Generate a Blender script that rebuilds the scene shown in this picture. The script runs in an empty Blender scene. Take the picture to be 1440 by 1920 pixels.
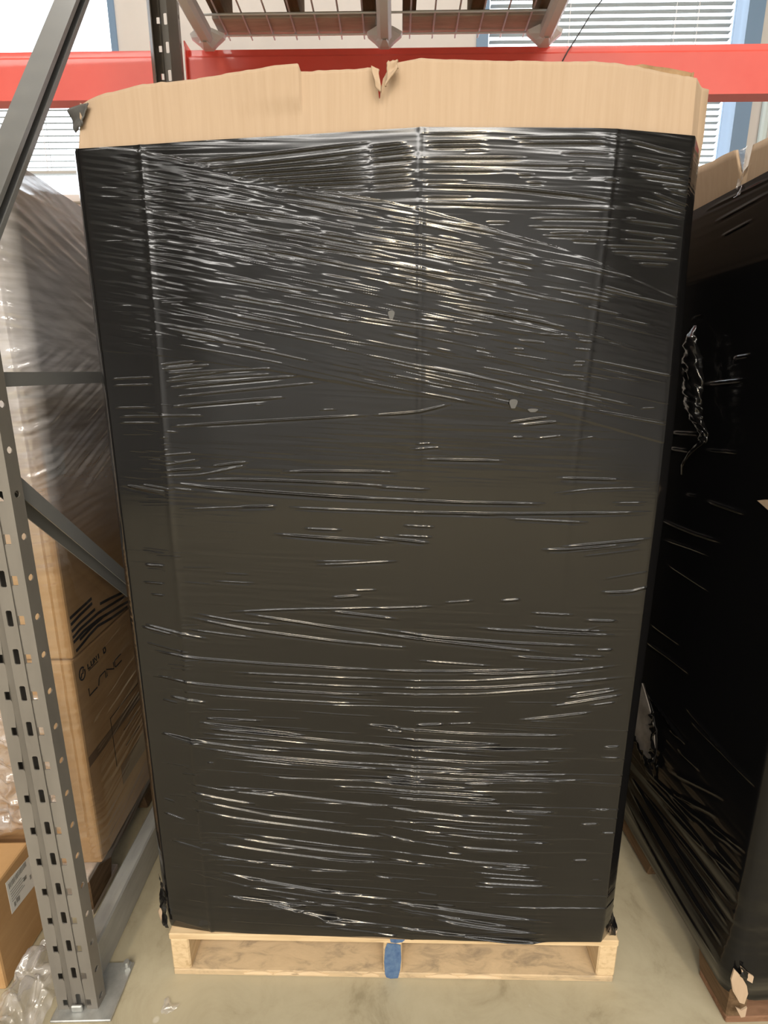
import bpy, bmesh, math, random
import numpy as np
from mathutils import Matrix, Vector
PI = math.pi
random.seed(7)
SC = bpy.context.scene
COL = SC.collection

# ------------------------------------------------------------------ camera
cam_d = bpy.data.cameras.new('camera')
cam_d.sensor_fit = 'VERTICAL'
cam_d.sensor_height = 24.0
cam_d.lens = 24.0 * 1000.0 / 1920.0
cam_d.clip_start = 0.02
cam = bpy.data.objects.new('camera', cam_d)
COL.objects.link(cam)
cam.location = (0.0, 0.0, 1.337)
cam.rotation_euler = (PI / 2 - math.radians(13.766), 0.0, -math.radians(1.113))
SC.camera = cam

# ------------------------------------------------------------------ world and lamps
W = bpy.data.worlds.new('world')
SC.world = W
W.use_nodes = True
_bg = W.node_tree.nodes['Background']
_bg.inputs[0].default_value = (0.86, 0.93, 1.0, 1)
_bg.inputs[1].default_value = 5.0

LAMPS = [  # x, y, z, length along x, width, power, colour
    (-0.2, -2.4, 4.6, 10.0, 0.18, 200, (1.0, 0.965, 0.91)),
    (-0.2, -5.0, 4.4, 10.0, 0.18, 265, (1.0, 0.965, 0.91)),
    (-0.2, -7.0, 5.2, 10.0, 0.18, 380, (1.0, 0.965, 0.91)),
    (-0.3, 2.30, 4.7, 2.6, 0.16, 75, (1.0, 0.965, 0.91)),  # added fill above the rack, brightens the dark right faces of the carton stack
    (-0.9, -3.8, 4.3, 0.40, 0.40, 115, (1.0, 0.82, 0.56)),
    (0.95, -3.8, 4.3, 0.40, 0.40, 115, (1.0, 0.82, 0.56)),
]
for i, (x, y, z, sx, sy, p, colr) in enumerate(LAMPS):
    ld = bpy.data.lights.new('room_or_fill_lamp', 'AREA')
    ld.shape = 'RECTANGLE'; ld.size = sx; ld.size_y = sy; ld.energy = p; ld.color = colr
    lo = bpy.data.objects.new('room_or_fill_lamp', ld); COL.objects.link(lo)
    lo.location = (x, y, z)

SC.view_settings.view_transform = 'Standard'
SC.view_settings.look = 'None'
SC.view_settings.gamma = 1.0
SC.view_settings.use_curve_mapping = False
SC.view_settings.exposure = 0.0
try:
    SC.cycles.use_denoising = True
    SC.cycles.max_bounces = 8
    SC.cycles.transparent_max_bounces = 16
    SC.cycles.sample_clamp_indirect = 6.0
except Exception:
    pass

# ------------------------------------------------------------------ helpers
def tag(o, label=None, cat=None, group=None, kind=None):
    if label: o['label'] = label
    if cat: o['category'] = cat
    if group: o['group'] = group
    if kind: o['kind'] = kind
    return o

def link(o, parent=None):
    COL.objects.link(o)
    if parent is not None:
        o.parent = parent
        o.matrix_parent_inverse = pmat(parent).inverted()
    return o

def pmat(o):
    m = o.matrix_basis.copy()
    if o.parent is not None:
        m = pmat(o.parent) @ o.matrix_parent_inverse @ m
    return m

def empty(name, loc, rz=0.0, label=None, cat=None, group=None):
    o = bpy.data.objects.new(name, None)
    o.empty_display_size = 0.05
    o.location = loc; o.rotation_euler = (0, 0, rz)
    COL.objects.link(o)
    return tag(o, label, cat, group)

def child_local(name, me, parent, loc=(0, 0, 0), rot=(0, 0, 0)):
    """child whose coordinates are the parent's own"""
    o = bpy.data.objects.new(name, me)
    o.location = loc; o.rotation_euler = rot
    COL.objects.link(o)
    o.parent = parent
    return o

def smooth(me, on=True):
    me.polygons.foreach_set('use_smooth', [on] * len(me.polygons)); me.update()

def mesh_of(bm, name, mat, sm=False):
    me = bpy.data.meshes.new(name)
    bmesh.ops.recalc_face_normals(bm, faces=bm.faces)
    bm.to_mesh(me); bm.free()
    me.materials.append(mat)
    if sm: smooth(me)
    return me

def bm_box(bm, x0, x1, y0, y1, z0, z1, bev=0.0):
    r = bmesh.ops.create_cube(bm, size=1.0)
    vs = r['verts']
    for v in vs:
        v.co = Vector((x0 if v.co.x < 0 else x1, y0 if v.co.y < 0 else y1, z0 if v.co.z < 0 else z1))
    if bev > 0:
        es = list({e for v in vs for e in v.link_edges})
        bmesh.ops.bevel(bm, geom=es, offset=bev, segments=1, affect='EDGES', profile=0.7)

def box_me(name, mat, *boxes, bev=0.0):
    bm = bmesh.new()
    for b in boxes: bm_box(bm, *b, bev=bev)
    return mesh_of(bm, name, mat)

def poly_me(name, mat, pts, thick, axis):
    """flat outline pts (3-D) given a thickness vector"""
    bm = bmesh.new()
    a = [bm.verts.new(p) for p in pts]
    t = Vector(axis) * thick
    b = [bm.verts.new(Vector(p) + t) for p in pts]
    bm.faces.new(a); bm.faces.new(list(reversed(b)))
    n = len(pts)
    for i in range(n):
        bm.faces.new((a[i], b[i], b[(i + 1) % n], a[(i + 1) % n]))
    return mesh_of(bm, name, mat)

def bm_tube(bm, pts, r, n=8, caps=True, radii=None):
    pts = [Vector(p) for p in pts]
    rings = []
    ref = Vector((0.0, 0.0, 1.0))
    for i, p in enumerate(pts):
        t = (pts[min(i + 1, len(pts) - 1)] - pts[max(i - 1, 0)]).normalized()
        rr = ref if abs(t.dot(ref)) < 0.95 else Vector((1.0, 0, 0))
        u = t.cross(rr).normalized(); v = t.cross(u)
        ra = radii[i] if radii else r
        rings.append([bm.verts.new(p + u * ra * math.cos(2 * PI * k / n) + v * ra * math.sin(2 * PI * k / n)) for k in range(n)])
    for a, b in zip(rings, rings[1:]):
        for k in range(n):
            bm.faces.new((a[k], a[(k + 1) % n], b[(k + 1) % n], b[k]))
    if caps:
        bm.faces.new(rings[0]); bm.faces.new(list(reversed(rings[-1])))

def tube_me(name, mat, pts, r, n=8, radii=None):
    bm = bmesh.new(); bm_tube(bm, pts, r, n, True, radii)
    return mesh_of(bm, name, mat, True)

def ribbon_me(name, mat, pts, w, nrm, th=0.0006):
    """stroke of width w along pts lying on a surface with normal nrm"""
    pts = [Vector(p) for p in pts]; n = Vector(nrm).normalized()
    bm = bmesh.new(); rows = []
    for i, p in enumerate(pts):
        t = (pts[min(i + 1, len(pts) - 1)] - pts[max(i - 1, 0)]).normalized()
        s = n.cross(t).normalized() * (w / 2)
        rows.append([bm.verts.new(q) for q in (p - s, p + s, p + s + n * th, p - s + n * th)])
    for a, b in zip(rows, rows[1:]):
        for k in range(4): bm.faces.new((a[k], a[(k + 1) % 4], b[(k + 1) % 4], b[k]))
    bm.faces.new(rows[0]); bm.faces.new(list(reversed(rows[-1])))
    return mesh_of(bm, name, mat)

def join_me(name, mat, meshes):
    bm = bmesh.new()
    for m in meshes: bm.from_mesh(m)
    return mesh_of(bm, name, mat)

def grid_me(name, P, mat, close_u=False, mask=None, sm=True):
    """P: (rows, cols, 3) array -> quad mesh, built with foreach_set"""
    nr, nc = P.shape[:2]
    me = bpy.data.meshes.new(name)
    i, j = np.meshgrid(np.arange(nr - 1), np.arange(nc - 1), indexing='ij')
    a = i * nc + j
    F = np.stack([a, a + 1, a + nc + 1, a + nc], -1).reshape(-1, 4)
    if mask is not None: F = F[mask.reshape(-1)]
    used, inv = np.unique(F, return_inverse=True)
    F = inv.reshape(-1, 4)
    V = P.reshape(-1, 3)[used]
    me.vertices.add(len(V)); me.vertices.foreach_set('co', V.astype(np.float32).ravel())
    me.loops.add(F.size); me.loops.foreach_set('vertex_index', F.astype(np.int32).ravel())
    me.polygons.add(len(F))
    me.polygons.foreach_set('loop_start', np.arange(0, F.size, 4, dtype=np.int32))
    me.polygons.foreach_set('loop_total', np.full(len(F), 4, np.int32))
    me.update(calc_edges=True)
    me.materials.append(mat)
    if sm: smooth(me)
    return me

def vnoise(u, v, seed):
    """smooth 2-D value noise in [-1, 1]"""
    rng = np.random.RandomState(seed)
    T = rng.uniform(-1, 1, (256, 256))
    u0 = np.floor(u).astype(int); v0 = np.floor(v).astype(int)
    fu = u - u0; fv = v - v0
    fu = fu * fu * (3 - 2 * fu); fv = fv * fv * (3 - 2 * fv)
    g = lambda a, b: T[(a + 37 * (b // 256)) % 256, b % 256]
    return ((g(u0, v0) * (1 - fu) + g(u0 + 1, v0) * fu) * (1 - fv)
            + (g(u0, v0 + 1) * (1 - fu) + g(u0 + 1, v0 + 1) * fu) * fv)

def folds(H, U, Zm, lines, width=0.0017, gain=1e-4, taper=0.35, steep=False):
    """raise traced folds in the height field H over columns U (1-D) and heights Zm (rows, cols)"""
    for ln in lines:
        q = np.array(ln[1:], float) / 1000.0
        xs, zs = q[0::2], q[1::2]
        amp = ln[0] * gain
        w0 = width
        if steep: w0 = width * float(np.interp(np.mean(ln[2::2]) / 1000.0, [0.9, 1.1, 1.4, 1.6], [1.2, 1.0, 0.8, 0.66])); amp *= min(1.0, 0.55 + (xs[-1] - xs[0]) * 6) if len(ln) == 5 else 1.0
        if steep: amp *= float(np.interp(np.mean(ln[2::2]) / 1000.0, [0.1, 0.7, 1.2, 1.5, 1.7], [2.4, 2.1, 1.3, 1.0, 0.75]))
        if xs[-1] - xs[0] < 0.004: continue
        k = np.where((U >= xs[0]) & (U <= xs[-1]))[0]
        if not len(k): continue
        t = (U[k] - xs[0]) / (xs[-1] - xs[0])
        zc = np.interp(U[k], xs, zs)
        if len(xs) == 3:      # smooth the kink of three-point folds
            zq = np.polyval(np.polyfit(xs, zs, 2), U[k]); zc = 0.5 * zc + 0.5 * zq
        en = np.clip(np.minimum(t, 1 - t) / taper * 1.6, 0, 1) ** 1.1
        w = w0 * (0.85 + 0.5 * (ln[0] / 14.0 - 0.5))
        r0 = max(int(np.searchsorted(Zm[:, k[0]], zc.min() - 6 * w)) - 1, 0)
        r1 = min(int(np.searchsorted(Zm[:, k[0]], zc.max() + 6 * w)) + 2, Zm.shape[0])
        d = (Zm[r0:r1, k] - zc) / w
        H[r0:r1, k] += amp * en * (np.exp(-d * d) - 0.28 * np.exp(-(d + 2.2) ** 2 / 1.6))
    return H

# ------------------------------------------------------------------ materials
def mat(name, rgb=(0.5, 0.5, 0.5), rough=0.5, metal=0.0, spec=0.5, coat=0.0):
    m = bpy.data.materials.new(name); m.use_nodes = True
    b = m.node_tree.nodes['Principled BSDF']
    b.inputs['Base Color'].default_value = (*rgb, 1)
    b.inputs['Roughness'].default_value = rough
    b.inputs['Metallic'].default_value = metal
    b.inputs['Specular IOR Level'].default_value = spec
    b.inputs['Coat Weight'].default_value = coat
    return m

def noise_col(m, stops, scale=(1, 1, 1), nscale=5.0, detail=5.0, rough=0.6, dist=0.0, bump=0.0, bscale=None, bdist=0.002, world=False):
    """colour ramp over noise in object (or world) space plus an optional bump"""
    t = m.node_tree; N = t.nodes; L = t.links
    b = N['Principled BSDF']
    if world:
        g = N.new('ShaderNodeNewGeometry'); src = g.outputs['Position']
    else:
        g = N.new('ShaderNodeTexCoord'); src = g.outputs['Object']
    mp = N.new('ShaderNodeMapping'); mp.inputs['Scale'].default_value = scale
    L.new(src, mp.inputs['Vector'])
    n = N.new('ShaderNodeTexNoise'); n.inputs['Scale'].default_value = nscale
    n.inputs['Detail'].default_value = detail; n.inputs['Roughness'].default_value = rough
    n.inputs['Distortion'].default_value = dist
    L.new(mp.outputs[0], n.inputs['Vector'])
    r = N.new('ShaderNodeValToRGB')
    while len(r.color_ramp.elements) < len(stops): r.color_ramp.elements.new(0.5)
    for e, (p, c) in zip(r.color_ramp.elements, stops):
        e.position = p; e.color = (*c, 1)
    L.new(n.outputs['Fac'], r.inputs['Fac'])
    L.new(r.outputs['Color'], b.inputs['Base Color'])
    if bump:
        n2 = N.new('ShaderNodeTexNoise'); n2.inputs['Scale'].default_value = bscale or nscale * 6
        n2.inputs['Detail'].default_value = 4
        L.new(mp.outputs[0], n2.inputs['Vector'])
        bp = N.new('ShaderNodeBump'); bp.inputs['Strength'].default_value = bump; bp.inputs['Distance'].default_value = bdist
        L.new(n2.outputs['Fac'], bp.inputs['Height']); L.new(bp.outputs['Normal'], b.inputs['Normal'])
    return m

M = {}
M['black_film'] = mat('black_film', (0.0062, 0.0060, 0.0064), 0.13, spec=0.52)
M['black_film_soft'] = mat('black_film_soft', (0.005, 0.005, 0.0055), 0.14, spec=0.32)
M['cardboard'] = noise_col(mat('cardboard', rough=0.85, spec=0.15),
    [(0.30, (0.475, 0.353, 0.25)), (0.70, (0.515, 0.39, 0.285))], (30, 30, 1.2), 4.0, 4, bump=0.10, bscale=22, bdist=0.0005)
M['cardboard_edge'] = noise_col(mat('cardboard_edge', rough=0.9, spec=0.1),
    [(0.3, (0.30, 0.19, 0.10)), (0.7, (0.42, 0.28, 0.16))], (1, 1, 1), 60.0, 3)
M['cardboard_brown'] = noise_col(mat('cardboard_brown', rough=0.82, spec=0.2),
    [(0.30, (0.42, 0.25, 0.115)), (0.70, (0.50, 0.31, 0.15))], (2, 2, 14), 3.0, 4, bump=0.15, bscale=14, bdist=0.0006)
M['brown_tape'] = mat('brown_tape', (0.17, 0.10, 0.05), 0.3)
M['ink'] = mat('ink', (0.022, 0.020, 0.022), 0.6, spec=0.2)
M['ink_grey'] = mat('ink_grey', (0.28, 0.28, 0.27), 0.7, spec=0.2)
M['paper'] = mat('paper', (0.74, 0.74, 0.72), 0.7, spec=0.2)
def pine(name, sc, dark=1.0):
    return noise_col(mat(name, rough=0.75, spec=0.2),
        [(0.22, (0.46 * dark, 0.32 * dark, 0.175 * dark)), (0.5, (0.66 * dark, 0.50 * dark, 0.31 * dark)), (0.8, (0.74 * dark, 0.58 * dark, 0.375 * dark))],
        sc, 6.0, 5, 0.62, 0.6, bump=0.25, bscale=30, bdist=0.0008)
M['pine_x'] = pine('pine_x', (1.2, 9, 14))
M['pine_dirty'] = noise_col(mat('pine_dirty', rough=0.8, spec=0.15), [(0.3, (0.33, 0.26, 0.18)), (0.5, (0.55, 0.42, 0.27)), (0.75, (0.64, 0.49, 0.315))], (3.5, 9, 14), 4.0, 6, 0.68, 0.7, bump=0.25, bscale=30, bdist=0.0008)
M['pine_y'] = pine('pine_y', (9, 1.2, 14))
def oldwood(name, sc, a, b):
    return noise_col(mat(name, rough=0.85, spec=0.15), [(0.3, a), (0.7, b)], sc, 5.0, 5, 0.65, 0.8, bump=0.3, bscale=25, bdist=0.001)
M['red_wood'] = oldwood('red_wood', (2, 9, 14), (0.16, 0.085, 0.05), (0.30, 0.17, 0.105))
M['brown_wood_y'] = oldwood('brown_wood_y', (10, 1.5, 12), (0.10, 0.062, 0.034), (0.21, 0.135, 0.078))
M['brown_wood_x'] = oldwood('brown_wood_x', (1.5, 10, 12), (0.42, 0.35, 0.30), (0.58, 0.50, 0.44))
M['tan_wood'] = oldwood('tan_wood', (1.5, 10, 12), (0.62, 0.47, 0.30), (0.78, 0.62, 0.43))
M['blue_paint'] = noise_col(mat('blue_paint', rough=0.6), [(0.3, (0.045, 0.10, 0.24)), (0.75, (0.13, 0.22, 0.36))], (1, 1, 1), 60.0, 3)
M['post_steel'] = noise_col(mat('post_steel', rough=0.55, metal=0.25, spec=0.4),
    [(0.3, (0.18, 0.168, 0.153)), (0.7, (0.25, 0.235, 0.215))], (1, 1, 0.25), 9.0, 5, bump=0.06, bscale=60, bdist=0.0005)
M['brace_steel'] = mat('brace_steel', (0.27, 0.275, 0.28), 0.42, metal=0.2)
M['plate_steel'] = noise_col(mat('plate_steel', rough=0.4, metal=0.6),
    [(0.3, (0.33, 0.34, 0.34)), (0.7, (0.52, 0.53, 0.52))], (1, 1, 1), 25.0, 4)
M['rail_steel'] = noise_col(mat('rail_steel', rough=0.5, metal=0.2),
    [(0.3, (0.30, 0.30, 0.29)), (0.7, (0.40, 0.40, 0.385))], (3, 0.6, 3), 12.0, 4, bump=0.1, bscale=40, bdist=0.0006)
M['zinc'] = mat('zinc', (0.78, 0.80, 0.82), 0.45)
M['red_paint'] = noise_col(mat('red_paint', rough=0.33, spec=0.5, coat=0.15),
    [(0.3, (0.84, 0.095, 0.07)), (0.7, (0.88, 0.12, 0.09))], (1, 1, 1), 6.0, 3, bump=0.03, bscale=8, bdist=0.002)
M['concrete'] = noise_col(mat('concrete', rough=0.55, spec=0.35),
    [(0.28, (0.26, 0.225, 0.15)), (0.42, (0.385, 0.34, 0.24)), (0.52, (0.415, 0.37, 0.265)), (0.75, (0.46, 0.415, 0.305))], (1, 1, 1), 6.5, 10, 0.70, 0.6, bump=0.12, bscale=40, bdist=0.001, world=True)
M['front_wall'] = mat('front_wall', (0.66, 0.67, 0.69), 0.8)
M['plaster'] = noise_col(mat('plaster', rough=0.8, spec=0.2),
    [(0.3, (0.60, 0.575, 0.55)), (0.7, (0.66, 0.635, 0.61))], (1, 1, 1), 3.0, 4)
M['ceiling_white'] = mat('ceiling_white', (0.70, 0.73, 0.76), 0.8)
M['far_wall'] = mat('far_wall', (0.30, 0.30, 0.30), 0.8)
M['window_haze_blue'] = mat('window_haze_blue', (0.16, 0.26, 0.40), 0.4)  # blue of the lens haze is put into the frame's base colour
M['window_white'] = mat('window_white', (0.8, 0.8, 0.8), 0.4)
M['slat'] = mat('slat', (0.50, 0.52, 0.50), 0.5)
M['paving'] = noise_col(mat('paving', rough=0.9), [(0.3, (0.17, 0.17, 0.16)), (0.7, (0.23, 0.23, 0.22))], (1, 1, 1), 3.0, 4)
M['pipe'] = mat('pipe', (0.55, 0.66, 0.68), 0.4)
M['cable'] = mat('cable', (0.05, 0.055, 0.06), 0.5)
M['grey_plastic'] = noise_col(mat('grey_plastic', rough=0.25), [(0.3, (0.20, 0.175, 0.155)), (0.7, (0.34, 0.31, 0.285))], (1, 1, 1), 20.0, 3)

M['film_patch'] = mat('film_patch', (0.10, 0.10, 0.10), 0.35)
def schlick(N, L, f0=0.04):
    """mirror share of a thin sheet, the same from both sides"""
    lw = N.new('ShaderNodeLayerWeight'); lw.inputs['Blend'].default_value = 0.5
    pw = N.new('ShaderNodeMath'); pw.operation = 'POWER'; pw.inputs[1].default_value = 5.0
    L.new(lw.outputs['Facing'], pw.inputs[0])
    ma = N.new('ShaderNodeMath'); ma.operation = 'MULTIPLY_ADD'; ma.inputs[1].default_value = 1 - f0; ma.inputs[2].default_value = f0
    L.new(pw.outputs[0], ma.inputs[0])
    return ma.outputs[0]
def glass(name):
    m = bpy.data.materials.new(name); m.use_nodes = True
    t = m.node_tree; N = t.nodes; L = t.links
    N.remove(N['Principled BSDF'])
    tr = N.new('ShaderNodeBsdfTransparent'); gl = N.new('ShaderNodeBsdfGlossy'); gl.inputs['Roughness'].default_value = 0.02
    fr = schlick(N, L, 0.06)
    mx = N.new('ShaderNodeMixShader')
    L.new(fr, mx.inputs[0]); L.new(tr.outputs[0], mx.inputs[1]); L.new(gl.outputs[0], mx.inputs[2])
    L.new(mx.outputs[0], N['Material Output'].inputs['Surface'])
    return m
M['glass'] = glass('glass')

def clear_film(name, haze=(0.05, 0.35), zr=None, gloss=0.22, rough=0.14):
    """transparent wrap: a little milky, with zr more so higher up, for extra layers plus painted-in flare and reflections"""
    m = bpy.data.materials.new(name); m.use_nodes = True
    t = m.node_tree; N = t.nodes; L = t.links
    N.remove(N['Principled BSDF'])
    tr = N.new('ShaderNodeBsdfTransparent'); df = N.new('ShaderNodeBsdfDiffuse'); df.inputs['Color'].default_value = (0.74, 0.72, 0.75, 1)
    gl = N.new('ShaderNodeBsdfGlossy'); gl.inputs['Roughness'].default_value = rough
    g = N.new('ShaderNodeNewGeometry')
    mp = N.new('ShaderNodeMapping'); mp.inputs['Scale'].default_value = (3, 3, 22)
    n = N.new('ShaderNodeTexNoise'); n.inputs['Scale'].default_value = 3.0; n.inputs['Detail'].default_value = 4
    L.new(g.outputs['Position'], mp.inputs[0]); L.new(mp.outputs[0], n.inputs['Vector'])
    mr = N.new('ShaderNodeMapRange')
    if zr:
        sx = N.new('ShaderNodeSeparateXYZ'); L.new(g.outputs['Position'], sx.inputs[0])
        mr.inputs['From Min'].default_value = zr[0]; mr.inputs['From Max'].default_value = zr[1]
        L.new(sx.outputs['Z'], mr.inputs['Value'])
    else:
        mr.inputs['From Min'].default_value = 0.3; mr.inputs['From Max'].default_value = 0.7
        L.new(n.outputs['Fac'], mr.inputs['Value'])
    mr.inputs['To Min'].default_value = haze[0]; mr.inputs['To Max'].default_value = haze[1]
    mu = N.new('ShaderNodeMath'); mu.operation = 'MULTIPLY'
    m2 = N.new('ShaderNodeMapRange'); m2.inputs['From Min'].default_value = 0.3; m2.inputs['From Max'].default_value = 0.7
    m2.inputs['To Min'].default_value = 0.75; m2.inputs['To Max'].default_value = 1.2
    L.new(n.outputs['Fac'], m2.inputs['Value'])
    L.new(mr.outputs[0], mu.inputs[0]); L.new(m2.outputs[0], mu.inputs[1])
    a = N.new('ShaderNodeMixShader'); L.new(mu.outputs[0], a.inputs[0]); L.new(tr.outputs[0], a.inputs[1]); L.new(df.outputs[0], a.inputs[2])
    lw = schlick(N, L, 0.045)
    ad = N.new('ShaderNodeMath'); ad.operation = 'MULTIPLY_ADD'; ad.inputs[1].default_value = 1.3; ad.inputs[2].default_value = gloss * 0.25
    ad.use_clamp = True
    L.new(lw, ad.inputs[0])
    b = N.new('ShaderNodeMixShader'); L.new(ad.outputs[0], b.inputs[0]); L.new(a.outputs[0], b.inputs[1]); L.new(gl.outputs[0], b.inputs[2])
    L.new(b.outputs[0], N['Material Output'].inputs['Surface'])
    return m
M['clear_film'] = clear_film('clear_film', (0.02, 0.92), (0.90, 1.42), 0.42, 0.12)  # upper whiteness: layered film, with lens flare and window reflections painted in
M['clear_film_floor'] = clear_film('clear_film_floor', (0.10, 0.34), None, 0.3, 0.1)

YAW = math.radians(-2.2)          # the racks and the back wall run a little askew to the aisle

# ================================================================== the setting
def struct(name, me, loc=(0, 0, 0), rz=0.0):
    o = bpy.data.objects.new(name, me); o.location = loc; o.rotation_euler = (0, 0, rz)
    COL.objects.link(o); o['kind'] = 'structure'
    return o

def flecks(m):
    t = m.node_tree; N = t.nodes; L = t.links; bs = N['Principled BSDF']
    src = bs.inputs['Base Color'].links[0].from_socket
    g = N.new('ShaderNodeNewGeometry')
    v = N.new('ShaderNodeTexVoronoi'); v.inputs['Scale'].default_value = 9.0
    L.new(g.outputs['Position'], v.inputs['Vector'])
    r = N.new('ShaderNodeValToRGB'); r.color_ramp.elements[0].position = 0.045; r.color_ramp.elements[0].color = (1, 1, 1, 1)
    r.color_ramp.elements[1].position = 0.075; r.color_ramp.elements[1].color = (0, 0, 0, 1)
    L.new(v.outputs['Distance'], r.inputs['Fac'])
    n = N.new('ShaderNodeTexNoise'); n.inputs['Scale'].default_value = 5.0; L.new(g.outputs['Position'], n.inputs['Vector'])
    mu = N.new('ShaderNodeMath'); mu.operation = 'MULTIPLY'; L.new(r.outputs['Color'], mu.inputs[0]); L.new(n.outputs['Fac'], mu.inputs[1])
    mx = N.new('ShaderNodeMix'); mx.data_type = 'RGBA'
    L.new(mu.outputs[0], mx.inputs['Factor']); L.new(src, mx.inputs['A']); mx.inputs['B'].default_value = (0.66, 0.64, 0.58, 1)
    L.new(mx.outputs['Result'], bs.inputs['Base Color'])
flecks(M['concrete'])
struct('floor', box_me('floor', M['concrete'], (-9, 9, -9, 3.3, -0.2, 0.0)))
struct('pavement', box_me('pavement', M['paving'], (-40, 40, 3.3, 60, -0.25, -0.05)))
struct('ceiling', box_me('ceiling', M['ceiling_white'], (-9, 9, -9, 3.3, 5.4, 5.6)))
struct('wall_left', box_me('wall_left', M['far_wall'], (-8.2, -8.0, -9, 3.2, 0, 5.4)))
struct('wall_right', box_me('wall_right', M['far_wall'], (8.0, 8.2, -9, 3.2, 0, 5.4)))
struct('wall_front', box_me('wall_front', M['front_wall'], (-8.2, 8.2, -9.0, -8.8, 0, 5.4)))
# back wall with a blinded window on each side of the load (local x along the wall)
WY = 2.72
Z0, Z1, T = 2.16, 3.60, 0.16
LW = (-2.75, -1.105); RW = (0.45, 1.655)
struct('wall_back', box_me('wall_back', M['plaster'],
    (-8.5, 8.5, 0, T, 0, Z0), (-8.5, 8.5, 0, T, Z1, 5.4), (-8.5, LW[0], 0, T, Z0, Z1),
    (LW[1], RW[0], 0, T, Z0, Z1), (RW[1], 8.5, 0, T, Z0, Z1)), (0, WY, 0), YAW)
def window(n, x0, x1, jamb, rail):
    w = empty('window_%d' % n, (0, WY, 0), YAW); w['kind'] = 'structure'
    f = 0.026 if n == 1 else 0.07
    bx = [(x1 - f, x1, -0.012, 0.10, Z0, Z1), (x0, x0 + 0.05, -0.012, 0.10, Z0, Z1),
          (x0 + .05, x1 - f, 0.03, 0.10, Z1 - 0.05, Z1)]
    child_local('window_frame', box_me('window_frame', M['window_haze_blue'], *bx), w)
    child_local('window_sill', box_me('window_sill', M['window_white'], (x0 + .03, x1 - f, -0.02, 0.12, Z0 - 0.02, Z0 + 0.012), bev=0.003), w)
    if rail: child_local('transom', box_me('transom', M['window_white'], (x0 + .05, x1 - f, 0.07, 0.11, rail, rail + 0.05)), w)
    child_local('pane', box_me('pane', M['glass'], (x0 + .05, x1 - f, 0.085, 0.089, Z0 + 0.03, Z1 - 0.05)), w)
window(1, LW[0], LW[1], 0.0, 2.585)
window(2, RW[0], RW[1], 0.04, None)
struct('trim_1', box_me('trim_1', M['pipe'], (1.70, 1.732, -0.03, -0.002, 0.0, 5.4), bev=0.008), (0, WY, 0), YAW)

def blind(label, x0, x1, z0, z1, pitch, tilt, group, cords):
    b = empty('venetian_blind', (0, WY, 0), YAW, label, 'blind')
    b['group'] = group
    wd = 0.026
    bm = bmesh.new(); prof = []
    for k in range(5):
        s = (k / 4 - 0.5) * wd; h = 0.0022 * (1 - (2 * k / 4 - 1) ** 2)
        prof.append((s * math.cos(tilt) - h * math.sin(tilt), s * math.sin(tilt) + h * math.cos(tilt)))
    va = [[bm.verts.new((xx, p[0], p[1])) for p in prof] for xx in (x0, x1)]
    for k in range(4): bm.faces.new((va[0][k], va[0][k + 1], va[1][k + 1], va[1][k]))
    sl = mesh_of(bm, 'slat', M['slat'], True)
    z = z0; i = 0
    while z < z1:
        child_local('slat', sl, b, (0, 0.035, z)); z += pitch
    child_local('bottom_rail', box_me('bottom_rail', M['slat'], (x0, x1, 0.022, 0.048, z0 - 0.030, z0 - 0.016), bev=0.003), b)
    child_local('head_rail', box_me('head_rail', M['slat'], (x0, x1, 0.018, 0.052, z1 + 0.008, z1 + 0.045), bev=0.003), b)
    for cx in cords:
        child_local('ladder_cord', tube_me('ladder_cord', M['window_white'], [(cx, 0.021, z0 - 0.02), (cx, 0.021, z1 + 0.01)], 0.0016, 5), b)
        child_local('ladder_cord', tube_me('ladder_cord', M['window_white'], [(cx + .003, 0.049, z0 - 0.02), (cx + .003, 0.049, z1 + 0.01)], 0.0016, 5), b)
blind('white venetian blind in the left window, seen under the red beam', LW[0] + .06, LW[1] - .07, 2.30, 2.57, 0.0256, math.radians(9), 'venetian blinds', (-1.5, -2.1))
blind('white venetian blind in the right window, above and below the red beam', RW[0] + .06, 1.545, 2.30, 3.50, 0.0262, math.radians(-1), 'venetian blinds', (0.85, 1.30, 1.395))

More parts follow.
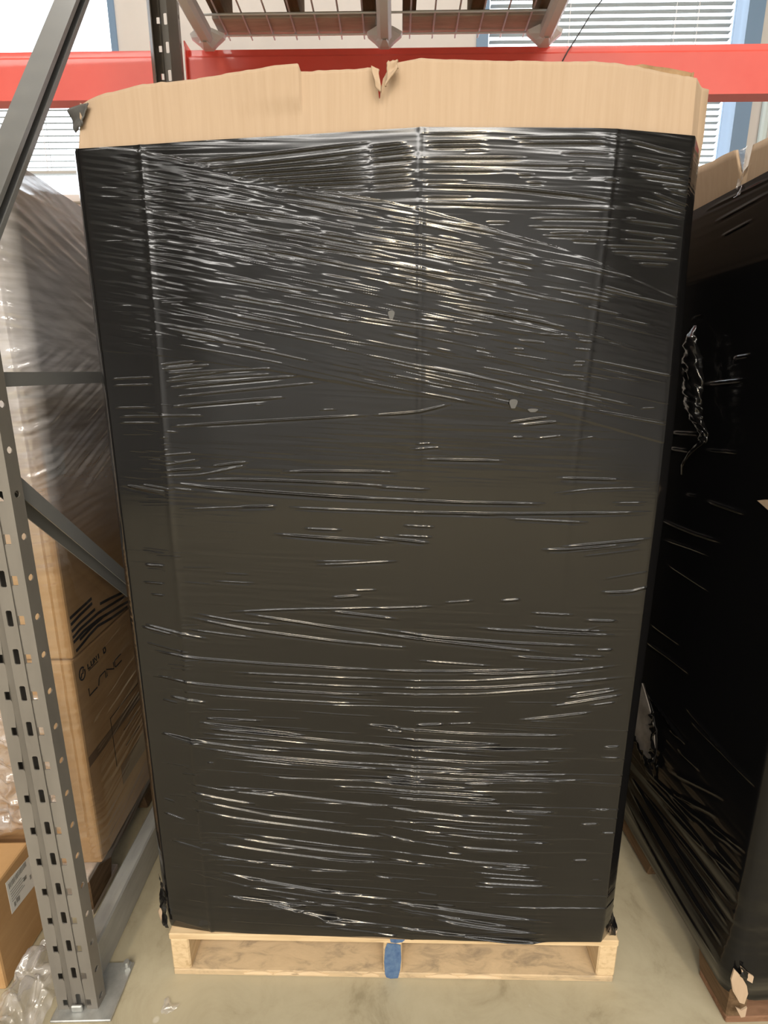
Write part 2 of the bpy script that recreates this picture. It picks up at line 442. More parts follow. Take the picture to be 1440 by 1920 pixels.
# ================================================================== pallets
def pallet(label, cx, cy, rz, w, d, mats, blue=False, fb_=0.14):
    """stringer pallet: width w along x (three stringers), depth d along y; origin at the centre of its front edge"""
    p = empty('wooden_pallet', (cx, cy, 0), rz, label, 'pallet')
    mx, my = mats
    hw = w / 2
    for k, sx in enumerate((-hw + 0.022, 0.0, hw - 0.022)):
        pr = [(0.002, 0.0163), (0.10, 0.0163), (0.115, 0.070), (0.325, 0.070), (0.34, 0.0163), (d - 0.34, 0.0163), (d - 0.325, 0.070), (d - 0.115, 0.070), (d - 0.10, 0.0163), (d - 0.002, 0.0163), (d - 0.002, 0.1047), (0.002, 0.1047)]
        me = poly_me('stringer', my, [(sx - 0.021, y, z) for y, z in pr], 0.042, (1, 0, 0))
        st = child_local('stringer', me, p)
        bv = st.modifiers.new('edge', 'BEVEL'); bv.width = 0.003; bv.segments = 1
    n = 7; bw = 0.098
    for i in range(n):
        bwi = 0.135 if i in (0, n - 1) else bw
        y0 = (d - 0.135) * i / (n - 1) if i < n - 1 else d - 0.135
        child_local('deck_board', box_me('deck_board', mx, (-hw, hw + (0.002 if i % 2 else -0.001), y0, y0 + bwi, 0.105, 0.1215), bev=0.002), p)
    for y0 in (0.0, d / 2 - 0.05, d - 0.14):
        child_local('bottom_board', box_me('bottom_board', M['pine_dirty'] if blue else mx, (-hw + 0.002, hw - 0.003, y0 + 0.001, y0 + (fb_ if y0 == 0 else 0.098), 0.0, 0.016), bev=0.002), p)
    if blue:
        pts = [(-0.017, -0.0006, 0.014), (-0.019, -0.0006, 0.05), (-0.017, -0.0006, 0.088), (-0.012, -0.0006, 0.1045), (0.008, -0.0006, 0.1035), (0.0185, -0.0006, 0.10),
               (0.020, -0.0006, 0.06), (0.018, -0.0006, 0.03), (0.013, -0.0006, 0.003), (-0.004, -0.0006, 0.001), (-0.014, -0.0006, 0.005)]
        child_local('paint_mark', poly_me('paint_mark', M['blue_paint'], pts, 0.0012, (0, 1, 0)), p)
        pts = [(-0.004, -0.0004, 0.108), (-0.006, -0.0004, 0.117), (0.01, -0.0004, 0.1195), (0.028, -0.0004, 0.116), (0.022, -0.0004, 0.109), (0.008, -0.0004, 0.106)]
        child_local('paint_mark', poly_me('paint_mark', M['blue_paint'], pts, 0.0008, (0, 1, 0)), p)
        rng = random.Random(4)
        for sx, sw in ((-0.31, 0.034), (-0.245, 0.03), (-0.19, 0.045), (0.115, 0.04), (0.20, 0.05), (-0.05, 0.02)):
            q = [(sx + sw * (t / 8 - 0.5) * 2, -0.0008, 0.0085 + (0.0075 * math.sin(PI * t / 8) + rng.uniform(0, .002))) for t in range(9)]
            q += [(sx + sw * 0.9, -0.0008, 0.007), (sx - sw * 0.9, -0.0008, 0.0075)]
            child_local('splinter', poly_me('splinter', M['tan_wood'], q, 0.0022, (0, 1, 0)), p)
    return p
pallet('pale pine pallet with a blue painted middle block under the front black load', 0.0375, 0.937, math.radians(-2.03), 1.016, 1.19, (M['pine_x'], M['pine_y']), True)
pallet('reddish worn pallet under the black load at the right edge', 1.262, 0.835, 0.0, 1.03, 1.16, (M['red_wood'], M['brown_wood_y']), fb_=0.098)
pallet('dark brown pallet under the brown cartons behind the steel post', -1.232, 1.10, 0.0, 1.016, 0.9, (M['brown_wood_x'], M['brown_wood_y']))

# ================================================================== main load in black film
BY = 2.08
def plan(z):
    """outline of the carton sleeve at height z: back left, along the front, to back right"""
    t = min(max((z - 1.05) / 0.65, 0), 1); t = t * t * (3 - 2 * t)
    lo = [(-0.492, BY), (-0.492, 1.40), (-0.482, 0.992), (-0.466, 0.972), (-0.372, 0.957), (0.080, 0.930), (0.330, 0.922), (0.500, 0.917), (0.527, 0.938), (0.533, 1.40), (0.533, BY)]
    hi = [(-0.516, BY), (-0.516, 1.40), (-0.505, 1.045), (-0.490, 1.018), (-0.378, 1.000), (0.075, 0.927), (0.357, 0.925), (0.505, 0.950), (0.532, 0.980), (0.540, 1.40), (0.540, BY)]
    return np.array(lo) * (1 - t) + np.array(hi) * t

SEG = [(6, 0), (10, 0), (5, 0), (26, 0), (110, 0), (70, 0), (44, 0), (8, 0), (10, 0), (6, 0)]
PF = []                                     # (segment, fraction) per column
for s, (n, _) in enumerate(SEG):
    for k in range(n): PF.append((s, k / n))
PF.append((len(SEG) - 1, 1.0))
PFs = np.array([p[0] for p in PF]); PFf = np.array([p[1] for p in PF])
def ring(z):
    c = plan(z)
    q = c[PFs] * (1 - PFf[:, None]) + c[PFs + 1] * PFf[:, None]
    k = np.where((np.abs(q[:, 0] - 0.34) < 0.14) & (PFs >= 5) & (PFs <= 6))[0]
    s = q.copy(); m = len(k) // 6
    for i in k[m:-m]: s[i, 1] = q[i - m:i + m + 1, 1].mean()
    return s

def normals2(P):
    d = np.gradient(P, axis=0); n = np.stack([d[:, 1], -d[:, 0]], -1)
    for _ in range(2): n[1:-1] = (n[:-2] + 2 * n[1:-1] + n[2:]) / 4
    return n / np.linalg.norm(n, axis=1, keepdims=True)

# traced folds of the film: strength, then x, z (mm) along the front; y, z along the right load
FRONT_FOLDS = (
    (9,-361,1341,-240,1355),(14,-362,1326,-117,1347),(9,-356,1310,-80,1336),(14,-362,1293,-145,1311),(9,-458,1276,-291,1279),(14,-369,1259,0,1281),
    (5,-459,1265,-372,1266),(5,-464,1291,-384,1293),(5,-465,1341,-375,1345),(5,-463,1330,-380,1332),(9,-370,1357,-277,1365),(9,-370,1365,-298,1372),
    (9,-364,1350,-165,1359),(9,-369,1336,-166,1350),(14,-235,1682,-216,1684),(20,-300,1682,-149,1688,2,1696),(20,-273,1672,-115,1678,2,1685),
    (14,-253,1667,-64,1672,2,1675),(20,-233,1661,-81,1664,2,1667),(14,-213,1656,2,1659),(14,-186,1650,2,1653),(20,-165,1646,1,1646),(14,-134,1641,1,1640),
    (9,-100,1634,1,1631),(5,-206,1297,-191,1298),(5,-92,1289,-62,1290),(5,-370,1251,-345,1249),(5,-382,1240,-365,1240),(5,-380,1228,-362,1228),
    (5,-381,1218,-363,1218),(14,78,1670,226,1671),(14,78,1653,194,1653),(9,78,1638,143,1639),(20,79,1632,198,1629,363,1612),(9,79,1617,156,1617),
    (14,79,1609,228,1603,375,1600),(14,202,1698,337,1699),(14,209,1691,345,1692),(9,273,1678,343,1678),(9,78,1663,258,1661,373,1660),
    (14,369,1698,491,1684),(9,378,1677,499,1666),(14,435,1665,499,1666),(14,376,1660,504,1653),(14,400,1650,505,1645),(14,449,1639,507,1638),
    (14,461,1633,508,1627),(14,429,1628,514,1609),(14,403,1620,508,1602),(9,374,1611,517,1591),(9,376,1587,496,1580),(9,378,1571,506,1563),
    (9,379,1558,496,1553),(9,233,1586,375,1586),(9,230,1575,374,1573),(9,252,1562,375,1559),(9,172,1581,208,1581),(9,263,1565,324,1567),
    (14,296,1556,343,1554),(9,344,1548,497,1547),(9,363,1539,480,1538),(9,393,1533,499,1530),(9,419,1523,482,1522),(9,79,1703,174,1705),
    (14,84,1692,171,1694),(14,88,1686,171,1687),(9,140,1680,171,1681),(14,215,1648,236,1648),(14,230,1637,252,1637),(14,341,1643,364,1642),
    (5,288,1666,305,1666),(5,286,1658,309,1658),(5,292,1652,311,1652),(5,291,1644,318,1643),(20,2,1690,53,1692),(20,2,1682,64,1686),(14,2,1677,67,1680),
    (20,2,1669,71,1671),(9,2,1659,64,1661),(14,1,1652,68,1654),(9,1,1645,64,1647),(14,1,1639,71,1641),(9,1,1630,71,1632),(14,444,1560,463,1560),
    (14,390,1589,405,1588),(14,0,1281,81,1287,134,1301),(14,228,1268,298,1278),(14,254,1264,314,1270),(14,238,1243,257,1243),(9,279,1241,324,1246),
    (5,338,1237,383,1245),(9,66,1222,117,1226),(9,74,1231,101,1233),(9,312,1347,353,1344),(9,326,1369,345,1368),(9,326,1363,343,1362),
    (5,320,1313,338,1312),(5,453,1292,484,1293),(9,229,1390,245,1388),(9,236,1403,276,1399),(9,266,1413,311,1410),(9,322,1413,351,1408),
    (9,327,1402,351,1400),(9,324,1390,351,1387),(9,-383,1208,-321,1213),(9,-378,1190,-311,1202),(14,-376,1180,-306,1186),(14,-291,1189,-223,1198),
    (9,-385,1171,-314,1174,-223,1193),(14,-168,1180,-123,1182,47,1181),(14,-325,1164,-271,1166,47,1155),(20,-369,1159,-294,1151,47,1132),
    (14,-459,1153,-374,1142),(14,-452,1150,-378,1138),(14,-426,1155,-366,1146),(9,-366,1149,-327,1145),(5,-359,1110,-260,1115,-176,1117),
    (14,-246,1116,-176,1118),(9,-158,1116,47,1110),(14,-190,1066,48,1053),(9,-130,1077,-57,1075),(9,-164,1064,25,1049),(9,-110,1007,48,1017),
    (5,-118,1014,-5,1017),(9,-43,958,6,960),(14,-82,944,-24,948),(9,-301,908,-171,917,49,925),(9,-351,907,-260,891,-172,884),(14,-378,902,-238,874,49,844),
    (14,-259,908,-52,879,49,866),(14,-90,917,49,901),(14,-457,880,-317,851),(14,-458,874,-386,859),(5,-388,876,-209,853),(5,-354,871,-224,857),
    (5,-461,842,-359,820),(14,-463,827,-348,811,-203,802,49,793),(9,-299,782,50,774),(9,-245,763,50,756),(14,-461,773,-352,755,50,742),
    (5,-448,746,-327,731,50,722),(14,-415,725,-332,713),(9,-431,717,-392,709),(9,-364,670,-211,650),(14,-365,656,51,624),(9,-292,662,-130,643),
    (9,-343,679,-218,675),(14,-443,638,-343,623),(14,-436,1001,-392,1000),(5,-430,1025,-389,1024),(9,-444,966,-395,964),(9,-431,942,-397,940),
    (5,-400,990,-393,989),(5,-389,827,-359,821),(5,-308,972,-218,969),(5,-284,988,-232,986),(9,9,672,50,668),(14,80,1205,231,1202),(9,-1,1155,101,1151),
    (14,-1,1135,153,1128,313,1125),(14,-1,1111,258,1107,501,1111),(9,139,1108,225,1104),(9,236,1098,390,1091),(14,324,1172,435,1169),
    (5,315,1143,385,1152,488,1154),(5,424,1127,484,1128),(14,304,1040,353,1041,447,1050),(14,339,1045,503,1062),(5,357,1035,485,1050),
    (14,418,959,476,960,513,972),(9,-2,922,114,929),(9,129,936,189,941),(14,237,940,276,943),(9,291,916,381,912),(14,396,902,459,900),
    (9,279,890,334,884,453,879),(14,177,887,240,881,466,871),(14,-2,883,115,866,273,854,432,848),(14,-2,872,194,849,342,833),(14,421,841,457,841),
    (9,374,830,446,826),(14,259,826,417,818),(9,-2,848,64,843),(9,73,817,236,805),(14,-3,794,157,794,328,799),(14,157,788,357,794,480,809),
    (9,-3,774,197,774,445,796),(14,-3,757,238,760,511,786),(9,-3,743,199,745,460,769),(9,377,745,473,760),(14,370,736,482,757),(14,342,718,491,746),
    (9,418,720,476,729),(14,279,687,438,707),(14,78,675,140,678),(9,140,678,201,681),(14,-3,670,161,658,409,654),(14,21,660,58,658),
    (14,-3,627,79,624,328,623),(9,38,643,257,633),(9,203,624,370,622),(9,458,626,491,629),(14,-1,1062,103,1052),(9,36,1066,107,1063),(9,51,1085,110,1082),
    (5,377,1027,490,1042),(5,419,983,510,1000),(5,382,875,432,891),(9,-347,678,-266,676),(9,-364,669,-251,657,-130,644),(14,-443,640,-355,623,-172,604),
    (9,-374,645,-89,622),(14,-19,673,50,668),(14,-381,612,-255,596,51,580),(14,-321,597,-173,582,51,567),(9,-311,620,51,601),(14,-347,575,-331,573),
    (9,-401,525,-323,509,-177,496),(14,-322,519,-135,496,52,477),(14,-394,505,-345,492,-241,475),(14,-400,490,-347,474,-221,449,-34,430),
    (14,-411,463,-298,440,-94,416,52,397),(14,-455,443,-401,426),(9,-455,479,-423,471),(9,-318,405,-95,379,53,363),(14,-336,395,-139,367,53,350),
    (14,-371,379,-70,339,53,334),(9,-449,373,-339,350),(9,-400,348,-271,330,-97,304),(9,-100,527,51,522),(9,-413,298,-275,259,-63,229,54,215),
    (20,-364,302,-142,261,53,235),(20,-339,235,-144,212),(20,-277,226,-100,182,54,155),(14,-127,185,-73,182),(14,-123,171,-55,161),(9,-398,561,-381,559),
    (5,-407,545,-362,544),(9,-276,248,-99,216,54,192),(9,-189,195,54,161),(9,-146,160,54,135),(5,-307,555,-133,538),(5,-305,471,-136,453),
    (5,-346,588,-132,570),(14,-3,628,225,615),(9,62,640,257,633),(9,203,625,412,622),(14,-3,604,205,591,406,594),(9,13,596,365,584),(14,-4,582,243,572),
    (5,72,566,399,573),(14,-4,573,206,562,404,563),(14,-4,560,164,550,469,549),(14,182,540,241,538),(14,13,553,101,546),(14,-4,538,212,528),
    (9,148,523,387,519),(14,-4,523,255,511),(14,191,504,255,502),(14,17,503,277,490),(14,261,476,382,471),(14,442,474,485,477),(14,-4,482,167,462,288,453),
    (9,163,465,353,453),(9,60,458,202,446,385,435),(14,428,440,469,442),(14,473,419,504,419),(9,73,440,299,418,369,415),(9,-4,435,190,410,379,396),
    (14,247,401,379,393),(9,-4,414,82,394),(14,161,385,328,371),(9,-4,409,196,375),(14,148,368,188,364),(14,418,349,456,350),(9,-5,372,215,346,393,332),
    (14,266,337,348,331),(14,220,333,322,324),(9,-5,354,163,327),(9,194,320,359,305),(9,216,306,373,295),(14,208,292,388,281),(9,209,282,267,277),
    (14,-5,300,48,293),(9,84,262,142,252),(9,129,230,175,226),(20,-5,239,220,208,395,184),(14,40,210,309,172),(20,117,188,222,171,379,150),
    (20,-6,171,223,139,438,113),(14,49,155,363,121),(14,-6,139,49,135),(9,-5,225,221,185,360,162),(9,463,298,485,298),(9,458,626,491,629),
    (9,452,602,498,601),)
SIDE_FOLDS = (
    (5,1118,1642,1225,1634),(5,1245,1480,1287,1479),(14,1062,1387,1124,1383),(14,1063,1341,1207,1331),(5,1083,1702,1289,1705),(5,1078,1678,1256,1669),
    (14,1192,1222,1317,1215),(14,1222,1180,1315,1176),(9,1055,1197,1172,1190),(9,1166,1084,1218,1078),(14,1003,1082,1143,1081),
    (14,1047,1009,1165,998,1321,993),(9,1083,967,1173,960,1297,946),(14,1102,673,1218,663,1310,650),(9,1148,721,1301,708),(9,1070,889,1264,891),
    (14,1088,500,1181,508,1289,521),(9,978,577,1108,585),(9,1095,499,1153,489),(5,1171,1077,1223,1071),(5,1056,1198,1114,1196),(5,927,910,953,912),
    (5,1035,717,1048,721),(9,1088,499,1168,507),(14,855,575,1084,566),(9,946,576,1018,577),(14,1025,480,1108,466),(14,930,485,1139,384),
    (9,870,425,979,363),(14,943,429,1127,331),(9,1018,344,1126,327),(9,880,363,942,355),(14,858,415,1047,353,1245,305),(9,867,330,1013,323,1265,273),
    (20,854,231,1045,231,1303,230),(20,852,182,1062,181,1294,194),(14,852,135,1064,129,1289,150),(9,856,282,1026,265,1255,234),
    (9,859,359,975,318,1161,277),(9,856,428,936,399,1047,353),)

load = empty('wrapped_carton', (0.02, 1.5, 0.122), 0, 'tall carton in black stretch film on the pale pallet, bare torn cardboard rim on top', 'carton')
NR = 2250
ZB, ZT = 0.126, 1.712
cols = ring(1.2)
nc = len(cols)
Xc = cols[:, 0].copy()
side_l = PFs <= 1; side_r = PFs >= 8
ztop = np.full(nc, ZT)
ztop[side_r] = np.interp(cols[side_r, 1], [0.93, 1.0, 1.1, 2.2], [1.700, 1.640, 1.615, 1.63])
ztop[PFs == 7] = np.linspace(1.712, 1.70, (PFs == 7).sum())
zbot = np.interp(Xc, [-0.5, -0.40, -0.1, 0.3, 0.55], [0.1260, 0.1250, 0.1245, 0.1235, 0.1225])
vv = np.linspace(0, 1, NR)[:, None]
Zm = zbot[None] * (1 - vv) + ztop[None] * vv
# arc coordinate: x on the front, running on along the sides
U = Xc.copy()
U[side_l] = Xc[PFs == 2][0] - (cols[side_l, 1] - 0.99)
U[side_r] = Xc[PFs == 7][-1] + (cols[side_r, 1] - 0.93)
UU = np.broadcast_to(U[None], Zm.shape)
H = np.zeros_like(Zm)
# the diagonal overlap band
bt = lambda u: np.interp(u, [-0.42, -0.36, -0.10, 0.075, 0.28, 0.47, 0.6], [1.712, 1.702, 1.640, 1.602, 1.545, 1.482, 1.44])
bb = lambda u: np.interp(u, [-0.6, -0.36, -0.17, 0.04, 0.23, 0.32, 0.62], [1.40, 1.378, 1.353, 1.316, 1.290, 1.280, 1.20])
Tb, Bb = bt(U)[None], bb(U)[None]
inside = (Zm < Tb) & (Zm > Bb)
edge = np.minimum(np.clip((Tb - Zm) / 0.003, 0, 1), np.clip((Zm - Bb) / 0.003, 0, 1))
H += 0.0006 * edge
msk = lambda a, b, n: np.clip((n - a) / (b - a), 0, 1)
# fine tension wrinkles: level layers everywhere, sloping ones inside the band
n1 = vnoise(UU / 0.16 + 9, (Zm + 0.015 * UU) / 0.0065, 1)
n2 = vnoise(UU / 0.09 + 5, (Zm + 0.05 * UU) / 0.0031 + 7, 2)
m1 = msk(-0.1, 0.5, vnoise(UU / 0.30 + 3, Zm / 0.10 + 2, 3)) * 0.7 + 0.12
out = (1 - edge)
H += out * m1 * (0.00022 * n1 + 0.00017 * n2)
up = msk(1.36, 1.45, Zm)
H += out * up * 0.00012 * vnoise(UU / 0.22 + 4, Zm / 0.008 + 31, 12)
low = msk(0.62, 0.25, Zm)
H += low * 0.00022 * vnoise(UU / 0.28 + 1, (Zm + 0.05 * UU) / 0.010 + 3, 13)
s1 = (Zm + 0.20 * UU)
n3 = vnoise(UU / 0.055 + 2, s1 / 0.0050, 4)
n4 = vnoise(UU / 0.030 + 6, s1 / 0.0028 + 11, 5)
m3 = 0.40 + 0.60 * msk(-0.3, 0.3, vnoise(UU / 0.16, Zm / 0.16 + 8, 6))
fade = msk(0.45, 0.25, UU) * 0.75 + 0.25
calm = 0.25 + 0.75 * msk(-0.45, -0.39, UU)
H += edge * calm * fade * m3 * (0.00044 * n3 + 0.00028 * n4)
# broad bellies and the score lines of the sleeve
H += 0.0022 * vnoise(UU / 0.25 + 13, Zm / 0.45 + 5, 7) + 0.0008 * vnoise(UU / 0.07 + 1, Zm / 0.5, 8)
for xs_, a_ in ((0.080, 0.0013), (-0.372, 0.0016), (0.352, 0.0006)):
    H += a_ * np.exp(-((UU - xs_) / 0.0035) ** 2)
fr = np.where(~side_l & ~side_r)[0]
Hf = H[:, fr]; folds(Hf, Xc[fr], Zm[:, fr], FRONT_FOLDS, 0.0016, 1.1e-4, steep=True); H[:, fr] = Hf
rg = np.random.RandomState(3)
extra = []
for _ in range(300):                          # sloping folds of the overlap band
    x0 = rg.uniform(-0.37, 0.40); z0 = rg.uniform(1.29, 1.70); L = rg.uniform(0.05, 0.22)
    if not (bb(x0) + .01 < z0 < bt(x0) - 0.01 and bb(x0 + L) < z0 - 0.18 * L < bt(x0 + L)): continue
    sl = rg.uniform(0.15, 0.23)
    extra.append((rg.choice([3, 4, 5, 8]), x0 * 1000, z0 * 1000, (x0 + L) * 1000, (z0 - sl * L) * 1000))
for _ in range(70):                          # folds that run on round the left corner and down the sides
    x0 = rg.uniform(-0.46, -0.36); z0 = rg.uniform(0.2, 1.68); L = rg.uniform(0.03, 0.08)
    extra.append((rg.choice([2, 3]), x0 * 1000, z0 * 1000, (x0 + L) * 1000, (z0 - rg.uniform(-.05, .12) * L) * 1000))
for _ in range(110):
    x0 = rg.uniform(-0.4, 0.3); z0 = rg.uniform(0.15, 0.75); L = rg.uniform(0.1, 0.4)
    extra.append((rg.choice([3, 4, 5]), x0 * 1000, z0 * 1000, (x0 + L) * 1000, (z0 - rg.uniform(0.0, 0.07) * L) * 1000))
Hf = H[:, fr]; folds(Hf, Xc[fr], Zm[:, fr], extra, 0.0015, 1.15e-4, steep=True); H[:, fr] = Hf
P = np.zeros((NR, nc, 3))
tt = np.clip((Zm - 1.05) / 0.65, 0, 1); tt = tt * tt * (3 - 2 * tt)
R0, R1 = ring(0.0), ring(3.0); N0, N1 = normals2(R0), normals2(R1)
for ax in (0, 1):
    P[..., ax] = R0[None, :, ax] * (1 - tt) + R1[None, :, ax] * tt + (N0[None, :, ax] * (1 - tt) + N1[None, :, ax] * tt) * (H + 0.0045)
P[..., 2] = Zm
# the film tucks in under the bottom edge
tk = np.clip((0.05 - (Zm - zbot[None])) / 0.05, 0, 1) ** 2
P[..., 1] += np.where(side_l | side_r, 0, 1)[None] * tk * 0.004
inq = inside[:-1, :-1]
def at_load(me, name):
    o = bpy.data.objects.new(name, me); return link(o, load)
at_load(grid_me('stretch_film', P, M['black_film'], mask=~inq), 'stretch_film')
fb = at_load(grid_me('film_overlap', P, M['black_film'], mask=inq), 'film_overlap')
fb['label'] = 'sloping overlap of finely wrinkled black film'
# cardboard sleeve, showing above the film
def sleeve_top(u, c):
    z = np.interp(u, [-0.75, -0.53, -0.48, -0.36, -0.106, -0.104, 0.017, 0.075, 0.35, 0.52, 0.60, 1.0], [1.772, 1.765, 1.780, 1.798, 1.806, 1.798, 1.799, 1.802, 1.800, 1.792, 1.785, 1.79])
    z = z + 0.0016 * vnoise(u / 0.07 + 9, 0 * u + 3.3, 31) + 0.0008 * vnoise(u / 0.011 + 9, 0 * u + 1.3, 32)
    z = z - np.interp(u, [-0.002, 0.006, 0.0115, 0.0155, 0.020, 0.027, 0.040], [0, 0.004, 0.014, 0.047, 0.016, 0.006, 0.0])
    return z
SEG2 = [(6, 0), (14, 0), (8, 0), (40, 0), (330, 0), (170, 0), (90, 0), (12, 0), (14, 0), (6, 0)]
PF = [(s, k / n) for s, (n, _) in enumerate(SEG2) for k in range(n)] + [(len(SEG2) - 1, 1.0)]
PFs = np.array([p[0] for p in PF]); PFf = np.array([p[1] for p in PF])
c2 = ring(1.2); X2 = c2[:, 0]; sl_ = PFs <= 1; sr_ = PFs >= 8
U2 = X2.copy(); U2[sl_] = X2[PFs == 2][0] - (c2[sl_, 1] - 0.99); U2[sr_] = X2[PFs == 7][-1] + (c2[sr_, 1] - 0.93)
zt2 = sleeve_top(U2, c2)
rows = np.concatenate([np.linspace(0, 0.86, 12), np.linspace(0.88, 1.0, 40)])[:, None]
Z2 = 0.1225 * (1 - rows) + zt2[None] * rows
R0, R1 = ring(0.0), ring(3.0); N0, N1 = normals2(R0), normals2(R1)
tt = np.clip((Z2 - 1.05) / 0.65, 0, 1); tt = tt * tt * (3 - 2 * tt)
above = np.clip((Z2 - 1.715) / 0.085, 0, 1)
UU2 = np.broadcast_to(U2[None], Z2.shape)
H2 = 0.004 * above * vnoise(UU2 / 0.16 + 3, Z2 / 0.2, 21) + 0.0003 * vnoise(UU2 / 0.05, Z2 / 0.3, 22)
H2 += above * (0.010 * np.exp(-((UU2 - 0.008) / 0.006) ** 2) * np.clip((Z2 - 1.757) / 0.04, 0, 1) - 0.004 * np.exp(-((UU2 - 0.022) / 0.006) ** 2))
H2 += np.clip((Z2 - 1.742) / 0.02, 0, 1) * np.where(UU2 < -0.105, 0.0055, 0) * np.clip((UU2 + 0.22) / 0.11, 0, 1)
H2 -= above * 0.018 * np.exp(-((UU2 + 0.475) / 0.03) ** 2)
flare = np.clip((Z2 - 1.60) / 0.12, 0, 1)
H2 += np.where(UU2 > 0.535, flare * 0.009, 0)
P2 = np.zeros(Z2.shape + (3,))
for ax in (0, 1):
    P2[..., ax] = R0[None, :, ax] * (1 - tt) + R1[None, :, ax] * tt + (N0[None, :, ax] * (1 - tt) + N1[None, :, ax] * tt) * (H2 - 0.0005)
P2[..., 2] = Z2
sl = at_load(grid_me('cardboard_sleeve', P2, M['cardboard']), 'cardboard_sleeve')
md = sl.modifiers.new('thickness', 'SOLIDIFY'); md.thickness = 0.005; md.offset = -1
# inner liner that stands a little proud behind the rim on the right
k = (U2 > 0.36) & (U2 < 0.60)
zi = 1.69 + (np.interp(U2[k], [0.36, 0.40, 0.52, 0.60], [1.800, 1.808, 1.803, 1.80]) + 0.002 * vnoise(U2[k] / 0.03, 0 * U2[k] + 5.5, 33) - 1.69) * np.linspace(0, 1, 12)[:, None]
Pi = np.zeros(zi.shape + (3,))
for ax in (0, 1): Pi[..., ax] = R1[k][None, :, ax] - N1[k][None, :, ax] * 0.012
Pi[..., 2] = zi
il = at_load(grid_me('inner_liner', Pi, M['cardboard_edge']), 'inner_liner')
md = il.modifiers.new('thickness', 'SOLIDIFY'); md.thickness = 0.003; md.offset = -1
# torn tongue in the notch and crushed corner flap
def crumple(name, mt, corners, nu, nv, amp, seed, cell=0.03, parent=None, thick=0.0):
    a, b, c, d = (np.array(p, float) for p in corners)
    u = np.linspace(0, 1, nu)[None, :, None]; v = np.linspace(0, 1, nv)[:, None, None]
    Q = (a * (1 - u) + b * u) * (1 - v) + (d * (1 - u) + c * u) * v
    n = np.cross(b - a, d - a); n /= np.linalg.norm(n)
    lu, lv = np.linalg.norm(b - a), np.linalg.norm(d - a)
    gu = np.broadcast_to(u[..., 0] * lu / cell + seed, (nv, nu)); gv = np.broadcast_to(v[..., 0] * lv / cell, (nv, nu))
    h = 1 - 2 * np.abs(vnoise(gu, gv, seed)) + 0.5 * (1 - 2 * np.abs(vnoise(gu * 2.3, gv * 2.3 + 4, seed + 1))) + 0.25 * vnoise(gu * 5, gv * 5, seed + 2)
    Q = Q + n * (h * amp)[..., None]
    e = vnoise(gu * 1.7 + 5, gv * 1.7, seed + 3) * 0.25 * cell
    Q = Q + ((b - a) / lu) * e[..., None]
    o = bpy.data.objects.new(name, grid_me(name, Q, mt))
    if parent: link(o, parent)
    else: COL.objects.link(o)
    if thick:
        m_ = o.modifiers.new('thickness', 'SOLIDIFY'); m_.thickness = thick
    return o
crumple('torn_flap', M['cardboard'], [(0.021, 0.921, 1.765), (0.036, 0.918, 1.780), (0.040, 0.922, 1.800), (0.026, 0.926, 1.800)], 8, 10, 0.003, 5, 0.02, load, 0.003)
crumple('torn_flap', M['cardboard'], [(0.006, 0.924, 1.762), (0.013, 0.922, 1.756), (0.013, 0.925, 1.785), (0.001, 0.926, 1.790)], 8, 10, 0.002, 8, 0.02, load, 0.003)
crumple('crushed_flap', M['film_patch'], [(-0.500, 1.036, 1.742), (-0.474, 1.012, 1.748), (-0.460, 1.012, 1.777), (-0.512, 1.045, 1.783)], 12, 10, 0.003, 11, 0.025, load, 0.002)
crumple('film_tail', M['black_film'], [(0.525, 0.925, 0.126), (0.547, 0.935, 0.124), (0.536, 0.96, 0.185), (0.529, 0.945, 0.20)], 10, 20, 0.004, 15, 0.02, load)
crumple('cardboard_scrap', M['cardboard'], [(0.530, 0.93, 0.125), (0.543, 0.935, 0.124), (0.543, 0.945, 0.138), (0.530, 0.94, 0.14)], 6, 6, 0.003, 17, 0.01, load, 0.003)
crumple('film_tail', M['black_film'], [(-0.486, 0.972, 0.128), (-0.468, 0.964, 0.13), (-0.476, 0.972, 0.26), (-0.488, 0.985, 0.26)], 12, 30, 0.004, 19, 0.03, load)
crumple('cardboard_scrap', M['cardboard'], [(-0.503, 0.99, 0.126), (-0.488, 0.978, 0.125), (-0.486, 0.985, 0.205), (-0.494, 1.0, 0.21)], 6, 14, 0.003, 23, 0.02, load, 0.003)
# small shiny patches of tape pressed on the film
for (x_, z_, w_, h_) in ((0.237, 1.300, 0.013, 0.019), (0.271, 1.289, 0.016, 0.007), (0.030, 1.443, 0.010, 0.017)):
    pts = [(x_ + w_ * 0.5 * math.cos(a) * (1 + .25 * math.sin(3 * a)), 0.9165 if x_ > .1 else 0.927, z_ + h_ * 0.5 * math.sin(a) * (1 + .2 * math.cos(2 * a))) for a in [2 * PI * k / 14 for k in range(14)]]
    o = link(bpy.data.objects.new('film_scrap', poly_me('film_scrap', M['film_patch'], pts, 0.0015, (0, 1, 0))), load)

